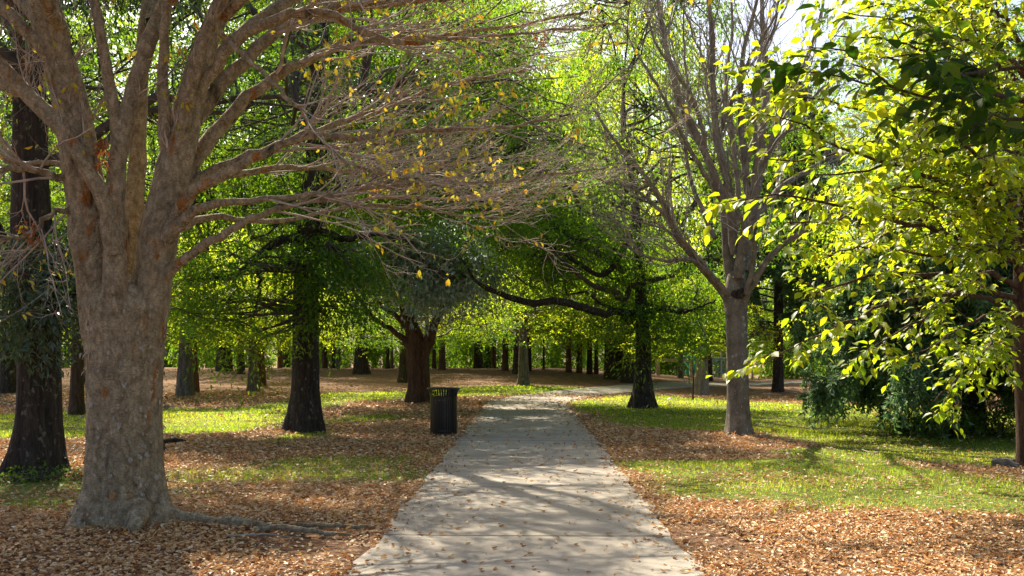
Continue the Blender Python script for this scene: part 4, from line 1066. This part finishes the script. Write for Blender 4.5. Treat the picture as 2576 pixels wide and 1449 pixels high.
# x, y of the foot, width, kind, bark, distance or None, crown scale, lean of the trunk, label
BG = [
    (192, 1044, 33, 'pine', 'redoak', None, .55, .25, 'leaning brown trunk on the turf between the dark oak and the peeling tree'),
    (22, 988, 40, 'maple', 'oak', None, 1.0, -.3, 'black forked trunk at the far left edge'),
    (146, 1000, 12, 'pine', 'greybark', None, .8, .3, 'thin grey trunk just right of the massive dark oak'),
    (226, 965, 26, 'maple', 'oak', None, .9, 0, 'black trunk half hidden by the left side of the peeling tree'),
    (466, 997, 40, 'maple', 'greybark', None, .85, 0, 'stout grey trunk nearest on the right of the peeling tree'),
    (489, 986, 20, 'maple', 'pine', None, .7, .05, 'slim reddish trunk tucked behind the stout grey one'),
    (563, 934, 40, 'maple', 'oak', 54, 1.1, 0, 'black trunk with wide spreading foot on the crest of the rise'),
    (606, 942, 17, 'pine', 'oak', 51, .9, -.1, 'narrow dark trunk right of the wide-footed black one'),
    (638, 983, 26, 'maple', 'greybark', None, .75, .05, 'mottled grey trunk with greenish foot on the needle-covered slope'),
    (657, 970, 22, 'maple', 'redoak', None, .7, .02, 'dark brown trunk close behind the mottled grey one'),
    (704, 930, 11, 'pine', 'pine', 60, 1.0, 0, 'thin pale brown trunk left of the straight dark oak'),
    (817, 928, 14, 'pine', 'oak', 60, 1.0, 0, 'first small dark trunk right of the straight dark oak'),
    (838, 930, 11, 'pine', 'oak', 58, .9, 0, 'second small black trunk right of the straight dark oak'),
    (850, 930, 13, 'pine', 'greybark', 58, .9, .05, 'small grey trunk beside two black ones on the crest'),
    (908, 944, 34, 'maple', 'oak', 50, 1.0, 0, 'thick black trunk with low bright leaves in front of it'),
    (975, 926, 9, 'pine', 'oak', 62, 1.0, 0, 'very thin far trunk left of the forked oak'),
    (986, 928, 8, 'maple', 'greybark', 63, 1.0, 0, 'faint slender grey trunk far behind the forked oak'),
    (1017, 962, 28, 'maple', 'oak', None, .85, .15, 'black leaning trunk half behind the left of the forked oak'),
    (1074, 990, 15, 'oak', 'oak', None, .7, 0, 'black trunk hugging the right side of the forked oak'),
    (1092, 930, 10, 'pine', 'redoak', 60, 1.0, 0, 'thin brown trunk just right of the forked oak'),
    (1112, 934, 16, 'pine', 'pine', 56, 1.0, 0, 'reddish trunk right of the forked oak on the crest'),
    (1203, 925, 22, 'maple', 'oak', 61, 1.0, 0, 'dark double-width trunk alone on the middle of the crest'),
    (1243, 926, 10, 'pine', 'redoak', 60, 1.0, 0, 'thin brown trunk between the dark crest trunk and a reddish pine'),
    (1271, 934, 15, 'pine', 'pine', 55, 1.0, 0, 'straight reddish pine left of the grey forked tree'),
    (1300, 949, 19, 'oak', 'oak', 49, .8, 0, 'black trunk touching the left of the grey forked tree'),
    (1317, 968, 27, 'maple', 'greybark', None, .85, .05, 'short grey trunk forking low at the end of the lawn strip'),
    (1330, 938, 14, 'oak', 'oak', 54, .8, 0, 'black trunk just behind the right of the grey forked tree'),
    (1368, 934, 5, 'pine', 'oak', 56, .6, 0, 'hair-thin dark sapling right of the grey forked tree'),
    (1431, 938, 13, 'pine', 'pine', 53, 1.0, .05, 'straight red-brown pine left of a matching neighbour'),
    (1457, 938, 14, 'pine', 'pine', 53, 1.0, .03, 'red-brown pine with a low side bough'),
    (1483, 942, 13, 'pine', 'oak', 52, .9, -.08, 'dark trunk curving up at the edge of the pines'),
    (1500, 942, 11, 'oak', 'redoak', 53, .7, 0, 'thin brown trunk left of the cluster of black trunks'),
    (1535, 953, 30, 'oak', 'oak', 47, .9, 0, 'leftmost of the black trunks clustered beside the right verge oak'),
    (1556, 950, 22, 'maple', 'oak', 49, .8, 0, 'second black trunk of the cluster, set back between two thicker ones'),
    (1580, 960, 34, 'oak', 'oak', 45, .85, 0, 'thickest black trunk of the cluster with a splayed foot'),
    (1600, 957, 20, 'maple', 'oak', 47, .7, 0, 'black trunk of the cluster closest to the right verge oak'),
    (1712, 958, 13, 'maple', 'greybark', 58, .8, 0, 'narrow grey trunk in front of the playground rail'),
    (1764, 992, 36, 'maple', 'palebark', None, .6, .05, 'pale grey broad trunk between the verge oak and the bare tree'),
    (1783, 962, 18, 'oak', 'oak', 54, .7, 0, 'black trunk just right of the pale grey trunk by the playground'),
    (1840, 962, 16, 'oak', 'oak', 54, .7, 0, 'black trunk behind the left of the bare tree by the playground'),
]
# trees off to the sides and beyond the rise that close the view
MORE = [(-26, 44, 'oak', 'oak', 1.25, 'dark broad tree closing the view at the far left'), (-23, 58, 'maple', 'oak', 1.2, 'bright leafy tree behind the black forked trunk'),
        (-31, 66, 'maple', 'greybark', 1.3, 'tall sunlit tree beyond the far left of the rise'), (-13, 78, 'maple', 'greybark', 1.4, 'sunlit tree beyond the rise behind the stout grey trunk'),
        (-4, 82, 'maple', 'oak', 1.4, 'bright tree beyond the rise behind the forked oak'), (6.2, 50, 'maple', 'greybark', 1.5, 'tall yellow-green tree rising behind the right verge oak'),
        (-1.5, 64, 'oak', 'oak', 1.7, 'very tall dark oak beyond the rise, above the forked oak'), (-15, 66, 'oak', 'oak', 1.7, 'very tall dark oak beyond the rise, above the stout grey trunk'),
        (14, 82, 'maple', 'greybark', 1.4, 'bright tree far behind the black trunk cluster'), (23, 74, 'oak', 'oak', 1.2, 'dark tree behind the playground'),
        (30, 64, 'maple', 'greybark', 1.3, 'bright tree at the far right beyond the conifers'), (19, 42, 'oak', 'oak', 1.1, 'dark oak behind the weeping conifer at right'),
        (-20, 40, 'oak', 'oak', 1.55, 'tall dark oak left of the rise, above the massive dark trunk'), (5.5, 76, 'maple', 'oak', 1.9, 'very tall bright tree far behind the grey forked tree'), (26, 46, 'oak', 'oak', 1.25, 'dark oak at the far right edge behind the yellow-green tree'), (12.6, 31, 'maple', 'redoak', .75, 'leafy green tree between the bare tree and the weeping conifer'),
        (36, 66, 'oak', 'oak', 1.3, 'broad tree in the far right corner of the woods')]


def bg_tree(b, w, kind, bark, cs, lean, label, seed, group, hs=1.0):
    rng = np.random.default_rng(seed)
    name = {'maple': 'maple_tree', 'oak': 'oak_tree', 'pine': 'pine_tree'}[kind]
    root = thing(name, label, 'tree', b, group)
    h = {'maple': 9.5, 'oak': 11, 'pine': 15}[kind] * cs * hs
    r = w / 2
    P = [b, b + [lean * .06, 0, .6], b + [lean * .25, 0, h * .22], b + [lean * .7, 0, h * .55], b + [lean, 0, h]]
    part('trunk', trunk_mb(b, P, [r * 1.05, r, r * .9, r * .65, r * .15], 16, float(rng.uniform(.12, .42)), float(rng.uniform(.2, .4)), 5, seed, res=16), M[bark], root)
    br, cr = VAR[kind][seed % 2]
    for nm, me_ in (('branches', br), ('crown', cr)):
        o_ = obj(nm, me_, root, (lean * .6, 0, 0)); o_.rotation_euler = (0, 0, rng.uniform(0, 6.28)) if nm == 'branches' else (0, 0, 0)
        o_.scale = (cs, cs, cs * hs); o_.location.z = 2.0 * cs * (1 - hs)
    root.children[1].rotation_euler[2] = root.children[2].rotation_euler[2] = float(rng.uniform(0, 6.28))


for i, (x, y, w, kind, bark, d, cs, lean, lab) in enumerate(BG):
    b = gp(x, y) if d is None else np.array([(x - CX) / F * d, d, float(H((x - CX) / F * d, d))])
    bg_tree(b, w / F * b[1], kind, bark, cs, lean, lab, 300 + i, 'trees on the rise in the background', .8 if kind == 'pine' else .60)
for i, (x, y, kind, bark, cs, lab) in enumerate(MORE):
    bg_tree(np.array([x, y, float(H(x, y))]), .5, kind, bark, cs, 0, lab, 400 + i, 'trees closing the view', 1.2)

# bushes along the far side of the rise
rng = np.random.default_rng(88)
shr = MB(); C_ = np.c_[rng.uniform(-1.6, 1.6, 90), rng.uniform(-1.2, 1.2, 90), rng.uniform(.2, 3.0, 90) ** 1.0]
foliage(shr, C_, 90, .6, .16, .55, rng, tm=LOBED); SHM = shr.mesh('bush_foliage', M['farleaf'])
shm = MB(); skeleton(shm, C_, (0, 0, 0), .05, .8, 18, rng, .03); SBM = shm.mesh('bush_stems', M['dtwig'])
for i, x in enumerate(np.linspace(-34, 36, 27)):
    y = 66 + rng.uniform(-3, 5); xx = x + rng.uniform(-.8, .8)
    if 6.5 < xx < 17: y = 70 + rng.uniform(0, 3)
    root = thing('bush', 'yellow-green bush in the thicket beyond the rise, one of a continuous belt', 'bush', (xx, y, float(H(xx, y)) - .2), 'bushes beyond the rise')
    s = rng.uniform(.9, 1.6); rz = rng.uniform(0, 6.28)
    for nm, me_ in (('stems', SBM), ('foliage', SHM)):
        o_ = obj(nm, me_, root); o_.scale = (s, s, s * rng.uniform(.9, 1.3)); o_.rotation_euler = (0, 0, rz)

# the woods beyond
g = MB(); rng = np.random.default_rng(99)
n = 3600
x = rng.uniform(-90, 95, n); y = rng.uniform(106, 140, n); top = 39 + 6 * wob(x, y, 14) - 17 * np.exp(-((x / y - .27) / .04) ** 4)
z = rng.uniform(-2, 1, n) + top * rng.random(n) ** .9
foliage(g, np.c_[x, y, z], 70, 1.8, .42, .6, rng, tm=KITE)
for q in range(120):
    xx, yy = rng.uniform(-80, 85), rng.uniform(96, 125)
    tube(g, [[xx, yy, -2.5], [xx + rng.normal(0, .3), yy, 6], [xx + rng.normal(0, .6), yy, 16]], [.25, .2, .08], 6, 0.0)
tag(obj('far_woods', g.mesh('far_woods', M['farleaf'])), 'continuous sunlit woodland far behind the park', 'woods', kind='stuff')

# ------------------------------------------------------------------ trash can
M['black'] = plain_mat('glossy black paint', (.006, .006, .006), .28, 0.0, 30, .3, .05)
M['liner'] = plain_mat('black plastic liner', (.010, .010, .011), .45, 0, 10, .3, .1)
M['rustring'] = plain_mat('rusty brown steel', (.12, .06, .03), .7, .2, 25, .5, .3)
tb = gp(1116, 1096); S = tb[1] / F
can = thing('trash_can', 'black slatted steel park trash can with flared rim beside the path', 'trash can', tb)
hC = 120 * S; rB = 34 * S; rT = 40.5 * S
slat = MB(); ns = 36
for i in range(ns):
    a = i / ns * 2 * math.pi; ca, sa = math.cos(a), math.sin(a)
    prof = [(rB, .05), (rB, hC * .3), (rB, hC * .6), (rB, hC * .82), (rB + .012, hC * .90), (rB + .035, hC * .96), (rT - .004, hC * .985)]
    wv = rB * 2 * math.pi / ns * .32; th = .007
    V = []
    for r, z in prof:
        for du, dr in ((-wv, 0), (wv, 0), (wv, -th), (-wv, -th)):
            V.append(tb + [ca * (r + dr) - sa * du, sa * (r + dr) + ca * du, z])
    k = len(prof); Q = []
    for j in range(k - 1):
        for e in range(4):
            Q.append([j * 4 + e, j * 4 + (e + 1) % 4, j * 4 + 4 + (e + 1) % 4, j * 4 + 4 + e])
    Q += [[0, 3, 2, 1], [k * 4 - 4, k * 4 - 3, k * 4 - 2, k * 4 - 1]]
    slat.add(V, Q)
part('slat_cage', slat, M['black'], can, smooth=False)


def ring(r, z0, z1, th, mat, name, n=48, root=can, base=tb):
    V = []; a = np.arange(n) / n * 2 * math.pi
    for rr_, zz_ in ((r, z0), (r, z1), (r - th, z1), (r - th, z0)):
        V.append(np.c_[base[0] + np.cos(a) * rr_, base[1] + np.sin(a) * rr_, np.full(n, base[2] + zz_)])
    V = np.concatenate(V); Q = []
    for e in range(4):
        for j in range(n):
            Q.append([e * n + j, e * n + (j + 1) % n, ((e + 1) % 4) * n + (j + 1) % n, ((e + 1) % 4) * n + j])
    m_ = MB(); m_.add(V, Q); return part(name, m_, M[mat], root, smooth=False)


m_ = MB(); a = np.linspace(0, 2 * math.pi, 49)
tube(m_, np.c_[tb[0] + np.cos(a) * rT, tb[1] + np.sin(a) * rT, np.full(49, tb[2] + hC * .99)], np.full(49, .013), 8, cap=False); part('rim', m_, M['black'], can)
ring(rB - .009, hC * .755, hC * .815, .006, 'black', 'band')
ring(rB - .009, hC * .10, hC * .14, .006, 'black', 'band')
ring(rB + .004, .012, .055, .03, 'rustring', 'base_ring')
# liner: tapered bucket with a mottled top edge
m_ = MB(); n = 40; a = np.arange(n) / n * 2 * math.pi; V = []
for r, z in ((.02, .06), (rB * .80, .06), (rB * .90, hC * .72), (rB * .87, hC * .72), (rB * .78, .09), (.02, .09)):
    V.append(np.c_[tb[0] + np.cos(a) * r, tb[1] + np.sin(a) * r, np.full(n, tb[2] + z)])
Q = [[e * n + j, e * n + (j + 1) % n, (e + 1) * n + (j + 1) % n, (e + 1) * n + j] for e in range(5) for j in range(n)]
m_.add(np.concatenate(V), Q); lin = part('liner', m_, M['liner'], can)
m_ = MB()
box(m_, tb + np.array([0, 0, .006]), (.30, .30, .02)); part('foot', m_, M['black'], can)

# ------------------------------------------------------------------ small things
M['stone'] = plain_mat('grey stone', (.13, .12, .10), .9, 0, 8, .5, .6)
M['white'] = plain_mat('white paper', (.8, .8, .78), .6, 0, 8, .05, .1)
M['tan'] = plain_mat('tan painted rail', (.50, .36, .26), .6, 0, 6, .2, .1)
M['teal'] = plain_mat('teal plastic', (.03, .30, .26), .4, 0, 6, .2, .05)
M['mesh'] = plain_mat('blue grey coated mesh', (.16, .26, .30), .5, 0, 6, .2, .05)


def rock(label, b, s, seed, mat='stone', name='rock', cat='rock'):
    rng = np.random.default_rng(seed)
    m_ = MB(); nu, nv = 20, 11
    th = np.arange(nu) / nu * 2 * math.pi; ph = np.linspace(-.4, math.pi / 2 - .03, nv)
    V = []
    for p_ in ph:
        d_ = np.c_[np.cos(th) * math.cos(p_), np.sin(th) * math.cos(p_), np.full(nu, math.sin(p_))]
        r = 1 + .16 * np.sin(d_ @ np.array([3.1, 2.2, 4.0]) + seed) + .10 * np.sin(d_ @ np.array([-5, 6.5, 3.2]) + 2) + .05 * np.sin(d_ @ np.array([11, -9, 8.0]))
        V.append(b + d_ * r[:, None] * np.asarray(s))
    V = np.concatenate(V)
    Q = [[j * nu + i, j * nu + (i + 1) % nu, (j + 1) * nu + (i + 1) % nu, (j + 1) * nu + i] for j in range(nv - 1) for i in range(nu)]
    m_.add(V, Q + [[(nv - 1) * nu + i, (nv - 1) * nu + i + 1, (nv - 1) * nu + nu - 2 - i, (nv - 1) * nu + nu - 1 - i][::1] for i in range(nu // 2 - 1)])
    o_ = obj(name, m_.mesh(name, M[mat], b), None, b); tag(o_, label, cat)


rock('small grey stone in the litter at the foot of the yellow-green tree', gp(2530, 1176), (.19, .15, .13), 1)
rock('crumpled scrap of white paper lying on the right lawn', gp(1686, 1005), (.09, .07, .05), 4, 'white', 'paper_scrap', 'litter')

s0, s1 = gp(400, 1122), gp(470, 1114)
m_ = MB(); tube(m_, [s0 + [0, 0, .04], (s0 + s1) / 2 + [0, .05, .07], s1 + [0, 0, .03]], [.05, .04, .02], 8)
o_ = obj('fallen_branch', m_.mesh('fallen_branch', M['oak'], s0), None, s0); tag(o_, 'dark broken branch on the leaves behind the peeling tree', 'branch')
s0, s1 = gp(565, 1358), gp(760, 1364)
m_ = MB(); tube(m_, [s0 + [0, 0, .03], (s0 + s1) / 2 + [0, .03, .05], s1 + [0, 0, .03]], [.008, .007, .004], 6)
o_ = obj('fallen_stick', m_.mesh('fallen_stick', M['gtwig'], s0), None, s0); tag(o_, 'thin straight stick on the litter left of the path', 'stick')

# sapling beside the pale trunk
sb = gp(1743, 1006)
sap = thing('sapling', 'thin upright sapling stem on the lawn beside the pale grey trunk', 'sapling', sb)
m_ = MB(); tube(m_, [sb - [0, 0, .05], sb + [.02, 0, .7], sb + [-.03, 0, 1.4], sb + [.06, 0, 2.1]], [.035, .028, .02, .008], 8); part('stem', m_, M['redoak'], sap)
g = MB(); foliage(g, np.array([sb + [.05, 0, 1.5], sb + [0, 0, 1.9], sb + [-.1, 0, 1.75], sb + [.1, .1, 2.1]]), 26, .25, .09, .5, rng); part('crown', g, M['mapleleaf'], sap)

# playground: low tan rail, hoop, teal slide, climbing tower and mesh panel
D = 60.0
def ft(x, d): X = (x - CX) / F * d; return np.array([X, d, float(H(X, d))])
p0 = ft(1655, D); p1 = ft(1738, D)
fence = thing('wooden_rail_fence', 'low tan rail fence with square post in front of the playground', 'fence', p0)
m_ = MB(); box(m_, p0 + [0, 0, .55], (.22, .18, 1.1)); part('post', m_, M['tan'], fence, False)
m_ = MB(); box(m_, p1 + [0, 0, .55], (.16, .16, 1.1)); part('post', m_, M['tan'], fence, False)
m_ = MB(); box(m_, (p0 + p1) / 2 + [0, -.11, .98], (np.linalg.norm(p1 - p0) - .1, .05, .18)); part('rail', m_, M['tan'], fence, False)
p0 = ft(1858, D); hoop = thing('hoop_rail', 'tan hoop-ended rail right of the bare tree', 'rail', p0)
m_ = MB(); a = np.linspace(0, math.pi / 2, 9); e = ft(1893, D)
P = [p0 + [-.4, 0, 1.15]] + [e + [-.45 + .45 * math.sin(t), 0, .72 + .43 * math.cos(t)] for t in a] + [e + [0, 0, -.05]]
tube(m_, P, [.07] * len(P), 8); part('rail', m_, M['tan'], hoop)
m_ = MB(); tube(m_, [p0 + [.1, 0, -.05], p0 + [.1, 0, 1.12]], [.05, .05], 8); part('post', m_, M['tan'], hoop)
p0 = ft(1722, 62)
sl = thing('playground_slide', 'teal plastic slide beyond the tan rail fence', 'slide', p0)
m_ = MB(); tube(m_, [p0 + [0, 0, 2.0], p0 + [.3, 0, 1.9], p0 + [.1, -.2, 1.2], p0 + [.5, -.3, .6], p0 + [.2, -.3, .15]], [.30, .33, .33, .33, .3], 12); part('chute', m_, M['teal'], sl)
m_ = MB(); box(m_, p0 + [.95, .1, .9], (1.0, .08, 1.1)); part('side_panel', m_, M['teal'], sl, False)
m_ = MB(); tube(m_, [p0 + [1.5, 0, -.1], p0 + [1.5, 0, 2.6]], [.07, .07], 8); part('post', m_, M['tan'], sl)
m_ = MB(); tube(m_, [p0 + [1.5, 0, 2.5], p0 + [1.1, 0, 2.15]], [.07, .07], 8); part('brace', m_, M['tan'], sl)
p0 = ft(1805, 64)
tw = thing('play_tower', 'tan-posted climbing tower with teal roof behind the playground fence', 'play structure', p0)
for i, dx in enumerate((-.65, -.25, .25, .75)):
    m_ = MB(); tube(m_, [p0 + [dx, (i % 2) * .6, -.1], p0 + [dx, (i % 2) * .6, 2.5]], [.06, .06], 8); part('post', m_, M['tan'], tw)
m_ = MB(); box(m_, p0 + [.05, .3, 1.15], (1.7, .9, .10)); part('deck', m_, M['mesh'], tw, False)
for dx in (-.45, .55):
    m_ = MB(); c = p0 + [dx, .3, 2.5]
    V = [c + [-.45, -.5, 0], c + [.45, -.5, 0], c + [.45, .5, 0], c + [-.45, .5, 0], c + [0, 0, .5]]
    m_.add(V, [[0, 3, 2, 1]], [[0, 1, 4], [1, 2, 4], [2, 3, 4], [3, 0, 4]]); part('roof', m_, M['teal'], tw, False)
p0 = ft(1783, D)
mf = thing('mesh_fence', 'blue-grey wire mesh fence panel beside the bare tree at the playground', 'fence', p0)
w_ = 68 / F * D
m_ = MB()
for i in range(17): box(m_, p0 + [i / 16 * w_, 0, .62], (.022, .02, 1.16))
for z in (.1, .35, .6, .85): box(m_, p0 + [w_ / 2, -.022, z], (w_, .02, .022))
part('mesh_panel', m_, M['mesh'], mf, False)
m_ = MB(); tube(m_, [p0 + [-.05, 0, 1.2], p0 + [w_ + .05, 0, 1.2]], [.05, .05], 8); part('top_rail', m_, M['mesh'], mf)
for q in (-.06, w_ + .06):
    m_ = MB(); tube(m_, [p0 + [q, 0, -.1], p0 + [q, 0, 1.25]], [.045, .045], 8); part('post', m_, M['mesh'], mf)

# ------------------------------------------------------------------ sky, sun, camera
w = bpy.data.worlds.new('World'); sc.world = w; w.use_nodes = True
nt = w.node_tree; bg = nt.nodes.get('Background')
sky = nt.nodes.new('ShaderNodeTexSky'); sky.sky_type = 'NISHITA'; sky.sun_disc = False
sky.sun_elevation = SUN_EL; sky.sun_rotation = SUN_AZ
sky.air_density = .8; sky.dust_density = 3.0; sky.ozone_density = .3
nt.links.new(sky.outputs[0], bg.inputs[0]); bg.inputs[1].default_value = .095
sun = bpy.data.lights.new('sun', 'SUN'); sun.energy = 5.0; sun.angle = math.radians(.53); sun.color = (1, .89, .72)
so = bpy.data.objects.new('sun', sun); COL.objects.link(so)
sd = (math.sin(SUN_AZ) * math.cos(SUN_EL), math.cos(SUN_AZ) * math.cos(SUN_EL), math.sin(SUN_EL))
from mathutils import Vector
so.rotation_euler = Vector(sd).to_track_quat('Z', 'Y').to_euler(); so.location = (0, 0, 40)

cam = bpy.data.cameras.new('camera'); co = bpy.data.objects.new('camera', cam); COL.objects.link(co)
co.location = (0, 0, EYE); co.rotation_euler = (math.pi / 2, 0, 0)
cam.sensor_width = 36; cam.lens = F / 2576 * 36; cam.shift_y = (HY - 724.5) / 2576; cam.clip_end = 2000; cam.clip_start = .05
sc.camera = co
sc.view_settings.view_transform = 'Standard'; sc.view_settings.look = 'None'; sc.view_settings.gamma = 1
sc.view_settings.exposure = 1.4
sc.render.engine = 'CYCLES'
cy = sc.cycles
cy.max_bounces = 8; cy.diffuse_bounces = 4; cy.glossy_bounces = 2; cy.transmission_bounces = 5; cy.transparent_max_bounces = 8
cy.sample_clamp_indirect = 6; cy.caustics_reflective = False; cy.caustics_refractive = False
cy.use_denoising = True
